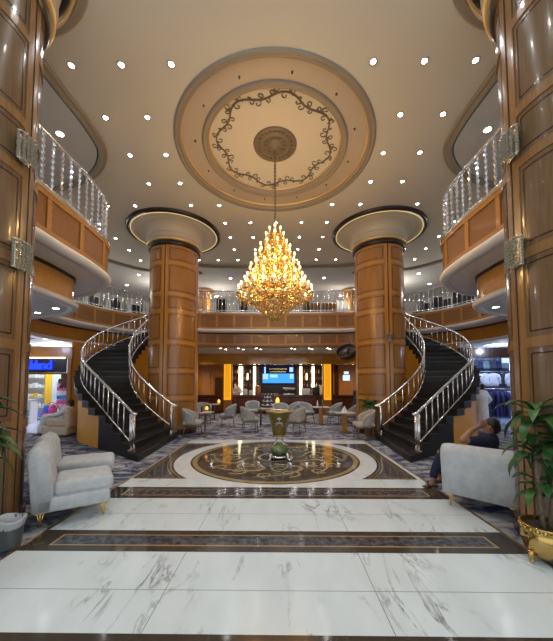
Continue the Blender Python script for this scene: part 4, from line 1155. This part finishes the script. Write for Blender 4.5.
# black drum fan
t = thing('wall_fan', 'black caged fan tilted down beside the clothes shop side column', 'fan', (2.93, 13.1, 3.12), radians(-35)); t.scale = (1.2,1.2,1.)
b = MB()
R = Matrix.Rotation(radians(62), 4, 'X')
def rot(mb): mb.tf = lambda p: R @ Vector(p); return mb
b = rot(MB()); b.lathe([(.34,-.11),(.36,-.11),(.36,.11),(.34,.11),(.34,-.11)], 36)
for z in (-.11,.11):
    for r in (.1,.18,.26): b.tube([(r*cos(2*pi*k/24), r*sin(2*pi*k/24), z*1.05) for k in range(24)], .005, 4, 0, True)
    for k in range(12): b.tube([(.04*cos(pi*k/6), .04*sin(pi*k/6), z*1.08), (.35*cos(pi*k/6), .35*sin(pi*k/6), z)], .005, 4)
b.build('cage', M['black'], t)
b = rot(MB())
for k in range(4):
    a = pi/2*k; vs = [(r*cos(a+d), r*sin(a+d), e) for r, d, e in ((.05,-.3,-.02),(.05,.3,.02),(.3,.35,.03),(.31,-.25,-.03))]
    b.add(vs+[(x,y,z+.006) for x,y,z in vs], [(0,1,2,3),(7,6,5,4),(0,1,5,4),(1,2,6,5),(2,3,7,6),(3,0,4,7)])
b.build('blades', M['binm'], t)
b = rot(MB()); b.cyl((0,0,-.1), .07, .22, 14); b.build('motor', M['binm'], t)
b = MB(); b.tube([(.0,.15,.05),(.0,.3,.16),(0,.3,.44)], .025, 8); b.build('bracket', M['black'], t)

# ------------------------------------------------------------------ toy shop
t = thing('shop_sign', 'glowing blue letters on a dark fascia over the toy shop', 'shop sign', (-9.95, 11.86, 2.46))
b = MB(); b.box((0,.03,0), (2.7,.05,.56)); b.build('sign_board', M['black'], t)
b = MB(); b.box((0.05,.0,.3), (2.5,.05,.05)); b.build('sign_light', M['strip'], t)
cu = bpy.data.curves.new('sign_letters', 'FONT'); cu.body = 'Alılınd'; cu.size = .52; cu.extrude = .03; cu.bevel_depth = .004; cu.space_character = .95; cu.materials.append(M['bluesign'])
tmp = bpy.data.objects.new('tmp', cu); COL.objects.link(tmp); bpy.context.view_layer.update(); lm = bpy.data.meshes.new_from_object(tmp.evaluated_get(bpy.context.evaluated_depsgraph_get())); bpy.data.objects.remove(tmp)
o = bpy.data.objects.new('sign_letters', lm); COL.objects.link(o); o.parent = t; o.rotation_euler = (pi/2,0,0); o.location = (-.42,-.04,-.16)
# lit display units
def unit(label, x, y, w, h, frame, cols, rz=0., seed=1, cat='display shelf', names=('toy_box','toy on a shelf of the display shelf')):
    t = thing('display_shelf', label, cat, (x, y, .006), rz); rnd = random.Random(seed)
    b = MB()
    for sx in (-1,1): b.box((sx*w/2,0,h/2), (.07,.36,h))
    b.box((0,0,h), (w+.07,.36,.07)); b.build('frame', M[frame], t)
    b = MB(); b.box((0,.17,h/2), (w,.03,h)); b.build('back_panel', M['shopwall'], t)
    n = 5
    for k in range(n):
        z = .12+(h-.3)*k/(n-1)*.92; b = MB(); b.box((0,0,z), (w-.07,.32,.03)); b.build('shelf', M['offwhite'], t)
        xx = -w/2+.1
        while xx < w/2-.16:
            bw, bh = rnd.uniform(.1,.2), rnd.uniform(.12,.24); q = MB()
            if rnd.random() < .6: q.rbox((0,0,bh/2), (bw,.16,bh), .015)
            else: q.lathe([(.0005,0),(bw*.45,0),(bw*.5,bh*.5),(bw*.2,bh*.8),(bw*.2,bh),(.0005,bh)], 12)
            o = q.build('toy', M[rnd.choice(cols)]); a = Vector((xx+bw/2, -.04, 0)); 
            o.location = (x+a.x*cos(rz)-a.y*sin(rz), y+a.x*sin(rz)+a.y*cos(rz), .006+z+.0155); o.rotation_euler.z = rz
            tag(o, 'small %s on the %s shelf of the %s' % (names[1], ('lowest','second','third','fourth','top')[k], label.split(' of toys')[0]), 'toy', 'toys on the '+label.split(' of toys')[0]); xx += bw+.03
    return t
unit('yellow framed display shelf of toys in the toy shop', -11.75, 14.2, 1.3, 2.35, 'yellow', ['offwhite','offwhite','cyan','yellow','shopwall'], 0, 2, names=('t','toy'))
unit('white display shelf of toys along the toy shop back wall', -10.1, 14.9, 1.5, 2.3, 'offwhite', ['offwhite','pink','cyan','green','shopwall','red'], 0, 5, names=('t','toy'))
unit('low white counter of toys in the toy shop entrance', -11.3, 12.9, 1.2, 1.0, 'offwhite', ['offwhite','cyan','shopwall','green'], 0, 8, names=('t','toy'))
t = thing('toy_basket', 'bright pink basket filled with toys in the shop doorway', 'basket', (-9.62, 12.5, .006))
b = MB(); b.lathe([(.0005,.02),(.25,.02),(.28,.1),(.34,.5),(.36,.52),(.33,.52),(.25,.06),(.0005,.05)], 24); b.build('basket_body', M['pink'], t)
b = MB(); b.cyl((0,0,.0), .28, .02, 20); b.build('basket_base', M['offwhite'], t)
b = MB(); b.lathe([(.0005,.45),(.335,.49)], 20); b.build('filling', M['pink'], t)
b = MB(); b.tube([(.33*cos(a), .05, .5+.42*sin(a)) for a in [pi*k/16 for k in range(17)]], .022, 8); b.build('handle', M['pink'], t)
for k, (dx, dy, mt, w) in enumerate(((-.14,-.06,'cyan','blue'),(.12,-.1,'pink','pink'),(.0,.12,'red','dark red'))):
    o = None; b = MB(); b.rbox((0,0,.12), (.24,.2,.24), .06); b.sphere((0,-.02,.28), .09, 12, 8)
    o = b.build('plush_toy', M[mt], None, (-9.62+dx, 12.5+dy, .49)); tag(o, '%s plush toy lying in the pink basket' % w, 'toy')
t = thing('hanging_plush', 'dark red plush hanging under the toy shop sign', 'toy', (-8.98, 12.35, 2.1))
b = MB(); b.sphere((0,0,-.3), .17, 14, 10, 0, (1,.8,1.1)); b.sphere((0,-.02,-.08), .13, 14, 10)
for sx in (-1,1): b.sphere((sx*.11,0,.02), .05, 8, 6); b.sphere((sx*.17,-.03,-.26), .07, 8, 6, 0, (1,1,1.5)); b.sphere((sx*.1,-.04,-.5), .08, 8, 6)
b.build('plush_body', M['red'], t)
b = MB(); b.tube([(0,0,.03),(0,0,.05),(0,-.25,.05)], .008, 6); b.build('cord', M['black'], t)
t = thing('display_stand', 'slim dark stand of packets beside the pink basket', 'display stand', (-9.3, 12.75, .006))
b = MB(); b.tube([(0,0,.02),(0,0,1.9)], .03, 8); b.cyl((0,0,0), .2, .03, 16); b.build('pole', M['black'], t)
for k, mt in enumerate(('offwhite','pink','cyan','offwhite','pink','shopwall')):
    b = MB(); b.rbox((-.02,-.06,.75+.19*k), (.44,.05,.17), .01); b.build('packet_row', M[mt], t)
b = MB(); b.box((-12.4,12.02,1.05), (1.6,.03,2.1)); b.box((-8.72,12.02,1.05), (.3,.03,2.1))
gl = struct('window_1', b, M['glass'])

# ------------------------------------------------------------------ clothes shop
def garment(label, loc, rz, mt, w=.44, L=.75, group=None, sleeve=True):
    t = thing('hanging_garment', label, 'garment', loc, rz, group)
    b = MB(); n = 16; vs = []; prof = [(0,.10,.03),(-.04,.42*w/.44*.5,.05),(-.12,w*.5,.07),(-.3,w*.46,.075),(-L*.7,w*.5,.08),(-L,w*.54,.085)]
    for z, hw, hd in prof:
        for i in range(n):
            a = 2*pi*i/n; f = 1+.10*sin(a*5)*(z < -.25); vs.append((hw*cos(a)*f, hd*sin(a)*f, z-.10))
    fs = [(j*n+i, j*n+(i+1)%n, (j+1)*n+(i+1)%n, (j+1)*n+i) for j in range(len(prof)-1) for i in range(n)]+[tuple(range(n)), tuple((len(prof)-1)*n+i for i in range(n))[::-1]]
    b.add(vs, fs, 0, True); b.build('body', mt, t)
    if sleeve:
        for s in (-1,1):
            b = MB(); b.tube([(s*w*.40,0,-.17),(s*w*.56,0,-.34),(s*w*.60,0,-.62)], [.075,.07,.06], 10); b.build('sleeve', mt, t)
    b = MB(); b.tube([(0,0,-.1),(0,0,-.03),(.02,0,.0),(0,0,.02),(-.02,0,.01)], .006, 6); b.tube([(-w*.4,0,-.16),(0,0,-.09),(w*.4,0,-.16)], .01, 6); b.build('hanger', M['chrome'], t)
    return t
def rack(label, x, y, L, z, rz=0.):
    t = thing('clothes_rack', label, 'clothes rack', (x, y, .006), rz)
    b = MB(); b.tube([(-L/2,0,z),(L/2,0,z)], .018, 8); b.build('hanging_rail', M['chrome'], t)
    for s in (-1,1):
        b = MB(); b.tube([(s*L/2,0,.03),(s*L/2,0,z+.02)], .02, 8); b.tube([(s*L/2,-.25,.02),(s*L/2,.25,.02)], .02, 8); b.build('upright', M['chrome'], t)
rack('chrome clothes rack of dark blue robes at the front of the clothes shop', 9.15, 12.75, 1.7, 1.5)
cols = [('navy','very dark navy'),('blue','dark blue'),('blue','dark blue'),('navy','very dark navy'),('blue','dark blue'),('blue','dark blue'),('navy','very dark navy'),('blue','dark blue'),('whitecloth','white'),('blue','dark blue')]
cn = {}
for k, (mt, c) in enumerate(cols):
    cn[c] = cn.get(c, 0)+1
    garment('%s robe on the front chrome rack of the clothes shop' % c, (8.42+.155*k, 12.75, 1.512), radians(70+8*(k%3)), M[mt], .5, 1.05, c+' robes on the front rack')
rack('tall chrome clothes rack of white garments at the back of the clothes shop', 9.5, 14.6, 3.6, 2.32)
for k in range(9):
    garment('white garment on the tall back rack of the clothes shop', (7.95+.4*k, 14.6, 2.332), radians(8*(k%3-1)), M['whitecloth' if k % 4 != 3 else 'cloth_dark'], .46, .62, 'garments on the tall back rack', True)['label'] = ('white' if k % 4 != 3 else 'dark') + ' garment on the tall back rack of the clothes shop'
rack('high chrome rail of dark bags and coats along the clothes shop wall', 9.5, 14.95, 3.8, 2.95)
for k in range(12):
    garment('dark coat on the highest rail of the clothes shop', (7.85+.3*k, 14.95, 2.962), radians(6*(k%3-1)), M[('cloth_dark','navy','greenfab')[k%3]], .42, .42, 'coats on the highest rail', False)
t = thing('lit_poster', 'pale blue lit poster high on the clothes shop wall', 'poster', (10.55, 14.0, 2.9))
b = MB(); b.box((0,0,0), (.4,.05,.42)); b.build('poster_frame', M['offwhite'], t); b = MB(); b.box((0,-.03,0), (.36,.01,.38)); b.build('poster_face', M['menu'], t)
b = MB(); b.tube([(-.15,0,.2),(-.15,0,.54)], .01, 6); b.tube([(.15,0,.2),(.15,0,.54)], .01, 6); b.build('hanging_rods', M['chrome'], t)
t = thing('fabric_stack_table', 'low table piled with folded cloth at the clothes shop entrance', 'table', (8.05, 13.4, .006))
b = MB(); b.rbox((0,0,.7), (.7,.5,.05), .01); b.build('tabletop', M['offwhite'], t)
for sx in (-1,1):
    for sy in (-1,1): b = MB(); b.tube([(sx*.3,sy*.2,0),(sx*.3,sy*.2,.68)], .02, 6); b.build('leg', M['chrome'], t)
for k, (mt, c) in enumerate((('greenfab','green'),('whitecloth','white'),('navy','navy'))):
    for j in range(4):
        b = MB(); b.rbox((0,0,.03), (.2,.3,.055), .02); o = b.build('folded_cloth', M[mt], None, (8.05-.23+.23*k, 13.4, .732+.06*j))
        tag(o, '%s folded cloth in the pile on the low shop table' % c, 'folded cloth', '%s folded cloths' % c)
b = MB(); b.box((7.75,14.95,1.0), (.4,.2,2.0)); t = b.build('fitting_mirror', M['greenfab']); tag(t, 'tall grey-green cloth panel at the clothes shop corner by the stair', 'panel'); t.name = 'cloth_panel'

# ------------------------------------------------------------------ mezzanine furniture
def mez_chair(x, y, rz, label, grp):
    global MCH
    if MCH is None:
        t = thing('dining_chair', label, 'chair', (x,y,ZM), rz, grp)
        b = MB(); b.rbox((0,0,.44), (.44,.44,.08), .02); b.build('seat', M['cloth_dark'], t)
        b = MB(); b.rbox((-.2,0,.76), (.06,.44,.58), .025); b.build('backrest', M['cloth_dark'], t)
        for sx in (-1,1):
            for sy in (-1,1): b = MB(); b.tube([(sx*.18,sy*.18,.42),(sx*.2,sy*.2,.004)], .018, 6); b.build('leg', M['dark'], t)
        MCH = t
    else: dup(MCH, (x,y,ZM), rz, label, grp)
MCH = None
for s, w in ((-1,'toy shop'),(1,'clothes shop')):
    for k, (x, y, a) in enumerate(((8.9,12.6,.3),(9.5,13.4,2.6),(8.6,14.0,.8),(8.1,15.0,1.2),(7.3,15.3,3.6),(9.6,12.0,2.),(6.6,15.9,1.),(9.2,11.2,.2),(5.6,15.6,2.2))):
        mez_chair(A+s*x, y, a, 'dark dining chair on the mezzanine behind the railing on the %s side' % w, 'dark chairs on the mezzanine, %s side' % w)
    # dark window bays with white curtains in the mezzanine wall
    for k in range(3):
        x, y = 10.9-.78*k, 17.1+.93*k; t = thing('curtained_window', 'dark window with white curtains on the mezzanine wall, %s side' % w, 'window', (A+s*x, y, ZM), s*radians(-50), 'curtained windows on the mezzanine, %s side' % w)
        b = MB(); b.box((0,0,.95), (.8,.05,1.8)); b.build('pane', M['dark'], t)
        b = MB(); b.box((-.42,0,.95), (.05,.09,1.9)); b.box((.42,0,.95), (.05,.09,1.9)); b.box((0,0,1.88), (.9,.09,.06)); b.build('frame', M['offwhite'], t)
        b = MB(); b.tube([(-.3+.03*i,-.06,.05) for i in range(2)], .01, 4)
        vs = []; n = 12
        for i in range(n+1):
            for z in (.04,1.82): vs += [(-.4+.22*i/n, -.07+.02*sin(i*1.9), z), (-.4+.22*i/n, -.055+.02*sin(i*1.9), z)]
        b = MB(); b.add(vs, [(i*4, i*4+2, i*4+6, i*4+4) for i in range(n)]+[(i*4+1, i*4+5, i*4+7, i*4+3) for i in range(n)], 0, True); b.build('curtain', M['whitecloth'], t)
    # dark brown furniture seen through the crystal balusters
    t = thing('sideboard', 'dark brown sideboard on the near balcony behind the crystal balusters, %s side' % w, 'sideboard', (A+s*5.6, 5.6, ZM), radians(90))
    b = MB(); b.rbox((0,0,.5), (2.2,.5,.82), .02); b.build('body', M['darkwood'], t); b = MB(); b.rbox((0,0,.93), (2.3,.56,.05), .01); b.build('top', M['darkwood'], t)
    for x in (-.95,.95):
        for y in (-.18,.18): b = MB(); b.box((x,y,.045), (.06,.06,.09)); b.build('leg', M['dark'], t)
    for x in (-.72,0,.72): b = MB(); b.rbox((x,s*.255,.5), (.66,.02,.7), .008); d = b.build('door', M['redwood'], t)
for x, w in ((1.75,.95),(2.75,.8)):
    t = thing('wood_cabinet', 'honey wood cabinet behind the straight railing, %s' % ('nearer the chandelier' if x < 2 else 'nearer the clothes shop stair'), 'cabinet', (x, 16.6, ZM))
    b = MB(); b.rbox((0,0,.6), (w,.5,1.2), .01); b.build('body', M['wood'], t)
    for sx in (-1,1): b = MB(); b.rbox((sx*w*.245,-.256,.6), (w*.46,.02,1.1), .006); d = b.build('door', M['panel'], t); q = MB(); q.tube([(sx*.04,-.275,.55),(sx*.04,-.275,.7)], .008, 6); q.build('handle', M['chrome'], d)
t = thing('dark_cabinet', 'tall black glass cabinet behind the straight railing on the toy shop side', 'cabinet', (-3.25, 16.4, ZM))
b = MB(); b.rbox((0,0,.7), (.5,.45,1.4), .01); b.build('body', M['black'], t); b = MB(); b.box((0,-.23,.75), (.42,.01,1.15)); b.build('door', M['dark'], t)
for k, x in enumerate((-2.3,-1.5,1.0,3.55)):
    t = thing('white_screen', 'white folding screen behind the straight railing, %s' % ('beside the black cabinet','left of the chandelier','right of the chandelier','at the far end of the railing')[k], 'screen', (x, 16.9, ZM))
    b = MB(); b.box((-.16,.03,.75), (.32,.03,1.5), .2); b.box((.16,.03,.75), (.32,.03,1.5), -.2); b.build('panels', M['offwhite'], t)
    b = MB(); b.box((-.2,0,.04), (.06,.3,.06)); b.box((.2,0,.04), (.06,.3,.06)); b.build('foot', M['chrome'], t)
for k, x in enumerate((-1.9,-.9,.1,1.3)):
    mez_chair(x, 15.6, 1.57+.3*k, 'dark dining chair behind the straight railing over the bar', 'dark chairs over the bar')

# ------------------------------------------------------------------ people
def blob(name, chain, mat, parent, vox=.014, sm=6, extra=()):
    """one continuous surface grown over tapered limbs: chain = [[(x,y,z,r), ...], ...], extra = ellipsoids"""
    b = MB()
    for ch_ in chain:
        pts = []; rs = []
        for i in range(len(ch_)-1):
            p, q = ch_[i], ch_[i+1]
            for k in range(5): u = k/5; pts.append(tuple(p[j]+(q[j]-p[j])*u for j in range(3))); rs.append(p[3]+(q[3]-p[3])*u)
        pts.append(ch_[-1][:3]); rs.append(ch_[-1][3]); b.tube(pts, rs, 14)
        for p in ch_: b.sphere(p[:3], p[3]*.995, 14, 10)
    for c, sc in extra: b.sphere(c, 1., 18, 14, 0, sc)
    o = b.build(name, mat, parent)
    m = o.modifiers.new('remesh', 'REMESH'); m.mode = 'VOXEL'; m.voxel_size = vox; m.use_smooth_shade = True
    m2 = o.modifiers.new('smooth', 'SMOOTH'); m2.iterations = sm; m2.factor = .5
    return o
def hand(c, d, side, up, L=.17):
    """palm + five fingers as chains; c wrist, d pointing direction, side towards the thumb, up = back of the hand"""
    c, d, side, up = Vector(c), Vector(d).normalized(), Vector(side).normalized(), Vector(up).normalized()
    out = []; palm = c+d*L*.45
    for k, (o, l) in enumerate(((.030,.42),(.010,.48),(-.010,.45),(-.028,.36))):
        p0 = c+side*o*.7; p1 = palm+side*o; p2 = p1+d*L*l*.5-up*.008; p3 = p2+d*L*l*.38-up*.022
        out.append([(*p0,.014),(*p1,.012),(*p2,.0095),(*p3,.008)])
    p1 = c+d*L*.15+side*.035; p2 = p1+d*L*.22+side*.022; p3 = p2+d*L*.2+side*.002-up*.01
    out.append([(*c,.016),(*p1,.014),(*p2,.011),(*p3,.009)])
    return out
def head(c, f, r=.1):
    """skull, jaw, nose, ears; f = facing direction (unit, horizontal)"""
    c = Vector(c); f = Vector(f).normalized(); s = f.cross(Vector((0,0,1))).normalized()
    return [(tuple(c), (r*.86,r*.86,r*1.12)), (tuple(c+f*.022+Vector((0,0,-.05))), (r*.68,r*.68,r*.78)), (tuple(c+f*.098+Vector((0,0,-.012))), (.014,.014,.022)),
            (tuple(c+f*.085+Vector((0,0,-.075))), (.022,.022,.018)),
            (tuple(c+s*.088+Vector((0,0,-.01))), (.016,.016,.032)), (tuple(c-s*.088+Vector((0,0,-.01))), (.016,.016,.032))]
def face(c, f, parent):
    c = Vector(c); f = Vector(f).normalized(); s = f.cross(Vector((0,0,1))).normalized(); b = MB()
    for k in (-1,1):
        p = c+f*.082+s*(.032*k)+Vector((0,0,.012)); b.sphere(tuple(p), .011, 8, 6)
        b.tube([tuple(p+s*(.02*j)+Vector((0,0,.024-abs(j)*.004))+f*.004) for j in (-1,0,1)], .004, 5)
    b.build('eyes_and_brows', M['hair'], parent)
    b = MB(); p = c+f*.094+Vector((0,0,-.066)); b.tube([tuple(p+s*(.02*j)-f*abs(j)*.006) for j in (-1,0,1)], .005, 6); b.build('mouth', M['red'], parent)
# man lounging in the armchair, elbow on its back
t = thing('person', 'person in navy t-shirt lounging in the grey armchair, elbow on its back, hand at head', 'person', (2.95,4.6,0))
O = Vector((2.95,4.6,0)); 
def W(x, y, z, r): return (x-O.x, y-O.y, z-O.z, r)
hd = (3.13,4.52,1.075); fdir = (-.75,.55,-.1)
hc = Vector(hd)-O
arm = [W(2.98,4.40,.86,.058), W(2.62,4.37,.90,.043)]
fore = [W(2.62,4.37,.90,.043), W(2.80,4.45,1.02,.040), W(2.93,4.47,1.08,.028)]
chain = [[W(3.12,4.68,.56,.13), W(3.14,4.64,.74,.13), W(3.12,4.56,.88,.12), W(3.12,4.54,.97,.05), (hc.x,hc.y,hc.z-.03,.055)],
         [W(3.12,4.56,.88,.1), *arm], fore,
         [W(3.2,4.66,.88,.09), W(3.3,4.86,.72,.045), W(3.12,5.05,.62,.04), W(3.0,5.1,.6,.028)],
         [W(3.05,4.72,.54,.1), W(2.70,5.08,.55,.075), W(2.60,5.10,.3,.055), W(2.53,5.08,.10,.036)],
         [W(3.16,4.8,.54,.1), W(2.92,5.28,.55,.072), W(2.84,5.34,.3,.052), W(2.78,5.33,.10,.036)],
         [W(2.56,5.1,.05,.04), W(2.47,5.06,.045,.035), W(2.40,5.03,.04,.026)], [W(2.53,5.08,.10,.036), W(2.56,5.1,.05,.04)],
         [W(2.8,5.34,.05,.04), W(2.72,5.31,.045,.035), W(2.64,5.28,.04,.026)], [W(2.78,5.33,.10,.036), W(2.8,5.34,.05,.04)]]
chain += hand((2.93-O.x,4.47-O.y,1.08), (.8,.15,.35), (-.1,.3,.9), (-.5,-.8,.1)) + hand((3.0-O.x,5.1-O.y,.6), (-.8,.3,-.2), (.2,.6,.2), (0,0,1))
body = blob('body', chain, M['skin'], t, .011, 4, head(hc, fdir))
face(hc, fdir, t)
blob('t_shirt', [[W(3.12,4.68,.54,.15), W(3.14,4.64,.74,.15), W(3.12,4.57,.86,.145), W(3.12,4.55,.93,.08)], [W(3.12,4.54,.87,.11), W(2.98,4.41,.87,.085), W(2.74,4.385,.885,.066)], [W(3.2,4.66,.87,.11), W(3.28,4.8,.77,.075)]], M['navy'], t, .014, 6)
blob('trousers', [[W(3.12,4.70,.5,.15), W(3.04,4.76,.54,.125), W(2.72,5.07,.55,.092), W(2.61,5.10,.32,.075), W(2.56,5.1,.18,.066)], [W(3.12,4.70,.5,.15), W(3.16,4.82,.54,.125), W(2.92,5.27,.55,.09), W(2.85,5.34,.32,.072), W(2.8,5.34,.18,.066)]], M['navy'], t, .014, 6)
blob('hair', [], M['hair'], t, .01, 4, [((hc.x+.022,hc.y-.012,hc.z+.03), (.098,.098,.105)), ((hc.x+.05,hc.y-.035,hc.z-.02), (.07,.07,.09))])
for x, y in ((2.56,5.10),(2.80,5.34)):
    b = MB(); b.rbox((x-O.x-.07, y-O.y-.03, .014), (.27,.10,.026), .012, .38)
    b.tube([(x-O.x-.12+.016*q, y-O.y-.04+q*.05, .03+.055*(1-q*q)) for q in [-1+k/5 for k in range(11)]], .014, 6); b.build('sandal', M['black'], t)
# customer in white standing in the clothes shop, seen from behind
t = thing('person', 'person in a long white robe standing in the clothes shop with back turned', 'person', (7.86,11.75,.006), radians(-12))
hc = Vector((0,0,1.59))
blob('body', [[(0,0,1.0,.14),(0,0,1.25,.15),(0,.0,1.38,.12),(0,0,1.48,.05),(0,0,1.55,.055)], [(-.12,0,1.36,.07),(-.24,.02,1.12,.05),(-.2,.14,.9,.038),(-.16,.2,.84,.026)], [(.12,0,1.36,.07),(.25,.02,1.12,.05),(.22,.16,.95,.038),(.17,.22,.9,.026)],
     [(-.09,0,.95,.1),(-.1,.02,.5,.07),(-.1,0,.09,.045),(-.1,.1,.04,.035)], [(.09,0,.95,.1),(.1,.02,.5,.07),(.1,0,.09,.045),(.1,.1,.04,.035)]]
     + hand((-.16,.2,.84), (.2,.7,-.4), (.8,0,.1), (-.3,.4,.6)) + hand((.17,.22,.9), (-.2,.7,-.3), (-.8,0,.1), (.3,.4,.6)), M['skin'], t, .013, 5, head(hc, (0,1,0)))
face(hc, (0,1,0), t)
blob('robe', [[(0,0,.18,.2),(0,0,.5,.21),(0,0,.9,.19),(0,0,1.2,.185),(0,0,1.38,.13),(0,0,1.45,.075)], [(-.11,0,1.36,.1),(-.26,.02,1.1,.085),(-.22,.12,.93,.075)], [(.11,0,1.36,.1),(.27,.02,1.1,.085),(.24,.14,.98,.075)], [(-.1,0,.16,.12),(.1,0,.16,.12)]], M['whitecloth'], t, .018, 6)
blob('hair', [], M['hair'], t, .012, 4, [((0,-.02,1.63), (.098,.1,.1)), ((0,-.045,1.57), (.085,.07,.1))])
for x in (-.1,.1): b = MB(); b.rbox((x,.05,.02), (.1,.26,.035), .015); b.build('shoe', M['black'], t)
# bartender
t = thing('person', 'person in a white coat working behind the bar counter', 'person', ((236.8-279.5)/298.4*18.5, 18.5, 0))
hc = Vector((0,0,1.72))
blob('body', [[(0,0,1.1,.14),(0,0,1.36,.15),(0,0,1.5,.12),(0,0,1.6,.05),(0,0,1.68,.055)], [(-.12,0,1.48,.07),(-.25,-.03,1.25,.05),(-.15,-.2,1.12,.035)], [(.12,0,1.48,.07),(.25,-.03,1.25,.05),(.15,-.22,1.16,.035)], [(-.09,0,1.05,.1),(-.1,0,.5,.07),(-.1,0,.09,.045),(-.1,-.1,.04,.035)], [(.09,0,1.05,.1),(.1,0,.5,.07),(.1,0,.09,.045),(.1,-.1,.04,.035)]]
     + hand((-.15,-.2,1.12), (.3,-.6,-.1), (.7,.2,0), (0,0,1)) + hand((.15,-.22,1.16), (-.3,-.6,-.1), (-.7,.2,0), (0,0,1)), M['skin'], t, .014, 5, head(hc, (0,-1,0)))
face(hc, (0,-1,0), t)
blob('white_coat', [[(0,0,.8,.17),(0,0,1.1,.165),(0,0,1.36,.18),(0,0,1.5,.13),(0,0,1.57,.07)], [(-.11,0,1.48,.09),(-.26,-.03,1.24,.075),(-.18,-.16,1.14,.06)], [(.11,0,1.48,.09),(.26,-.03,1.24,.075),(.18,-.17,1.17,.06)]], M['whitecloth'], t, .018, 6)
blob('trousers', [[(0,0,.85,.14),(-.09,0,.7,.11),(-.1,0,.12,.08)], [(0,0,.85,.14),(.09,0,.7,.11),(.1,0,.12,.08)]], M['navy'], t, .018, 5)
blob('hair', [], M['hair'], t, .012, 4, [((0,.02,1.76), (.098,.1,.1)), ((0,.05,1.70), (.085,.06,.1))])
# person in white seated in the beige armchair, facing the shop (-x)
t = thing('person', 'person in white robe leaning back in the beige leather armchair by the stair', 'person', (-7.38,10.05,0))
hc = Vector((.30,0,1.06))
blob('body', [[(.08,0,.62,.13),(.18,0,.78,.14),(.26,0,.88,.11),(.29,0,.95,.05),(.30,0,1.02,.055)], [(.26,-.13,.87,.07),(.12,-.27,.74,.05),(-.12,-.3,.66,.036)], [(.26,.13,.87,.07),(.12,.27,.74,.05),(-.12,.3,.66,.036)],
     [(.06,-.1,.6,.1),(-.46,-.12,.60,.07),(-.56,-.12,.3,.055),(-.62,-.12,.09,.04),(-.74,-.12,.04,.03)], [(.06,.1,.6,.1),(-.46,.12,.60,.07),(-.56,.12,.3,.055),(-.62,.12,.09,.04),(-.74,.12,.04,.03)]]
     + hand((-.12,-.3,.66), (-1,0,-.1), (0,.8,.2), (0,0,1)) + hand((-.12,.3,.66), (-1,0,-.1), (0,-.8,.2), (0,0,1)), M['skin'], t, .014, 5, head(hc, (-1,0,0)))
face(hc, (-1,0,0), t)
blob('robe', [[(.1,0,.62,.17),(.18,0,.78,.175),(.25,0,.87,.13),(.28,0,.92,.07)], [(.25,-.12,.86,.095),(.12,-.27,.74,.08),(-.06,-.3,.68,.065)], [(.25,.12,.86,.095),(.12,.27,.74,.08),(-.06,.3,.68,.065)], [(.08,-.08,.6,.14),(-.45,-.1,.60,.11),(-.56,-.1,.3,.10),(-.6,-.1,.17,.10)], [(.08,.08,.6,.14),(-.45,.1,.60,.11),(-.56,.1,.3,.10),(-.6,.1,.17,.10)], [(-.56,-.1,.3,.1),(-.56,.1,.3,.1)]], M['whitecloth'], t, .018, 6)
blob('hair', [], M['hair'], t, .012, 4, [((.32,0,1.10), (.1,.098,.1)), ((.35,0,1.04), (.065,.085,.1))])
for y in (-.12,.12): b = MB(); b.rbox((-.69,y,.022), (.27,.1,.04), .018); b.build('shoe', M['dark'], t)

# ------------------------------------------------------------------ light of the place, camera
def area(name, loc, rot, sx, sy, p, col):
    l = bpy.data.lights.new(name, 'AREA'); l.shape = 'RECTANGLE'; l.size = sx; l.size_y = sy; l.energy = p; l.color = col
    o = bpy.data.objects.new(name, l); COL.objects.link(o); o.location = loc; o.rotation_euler = rot; return o
# daylight of the glazed entrance behind the camera comes from the world; warm lamps in the bar and cool lamps in the shops
for x in (-5.2,-3.4,-1.7,0,1.7,3.4,5.2): spot(x, 18.9, 3.44, 110, (1,.76,.45))
for x in (-4.6,-2.82,-1.95,-1.08,.62,1.48,2.35,4.2): spot(x, 14.6, 3.44, 30, (1,.9,.75))
for x in (-4.2,-1.4,1.4,4.2): spot(x, 16.4, 3.44, 30, (1,.85,.65))
for x in (-10, 9.8): lamp('shop_lamp', (x, 13.2, 3.1), 110 if x < 0 else 36, (.78,.88,1.) if x < 0 else (.6,.74,1.), .2)
for s in (-1, 1):
    lamp('low_ceiling_lamp', (A+s*9.6, 10.4, 3.25), 40, (.72,.74,1.), .15)
    for x, y in ((9.5,12),(6.5,16)): lamp('mezzanine_lamp', (A+s*x, y, 6.3), 75, (1,.95,.88), .15)
for x in (-3.5,0,3.5): lamp('mezzanine_lamp', (x,17,6.3), 45, (1,.95,.88), .15)
w = bpy.data.worlds.new('daylight'); S.world = w; w.use_nodes = True
w.node_tree.nodes['Background'].inputs['Color'].default_value = (.86,.93,1.,1); w.node_tree.nodes['Background'].inputs['Strength'].default_value = 1.1

cam = bpy.data.cameras.new('camera'); co = bpy.data.objects.new('camera', cam); COL.objects.link(co); S.camera = co
co.location = (0,0,1.7); co.rotation_euler = (pi/2+.0538, 0, .0119)
cam.sensor_fit = 'HORIZONTAL'; cam.sensor_width = 36.; cam.lens = 36*298.4/553; cam.shift_y = (368.2-320.5)/553; cam.clip_start = .05
S.view_settings.view_transform = 'Standard'; S.view_settings.look = 'None'; S.view_settings.exposure = .24; S.view_settings.gamma = 1.; S.view_settings.use_curve_mapping = False
S.cycles.max_bounces = 8; S.cycles.diffuse_bounces = 4; S.cycles.glossy_bounces = 4; S.cycles.transmission_bounces = 4
S.cycles.caustics_reflective = False; S.cycles.caustics_refractive = False; S.cycles.sample_clamp_indirect = 6.
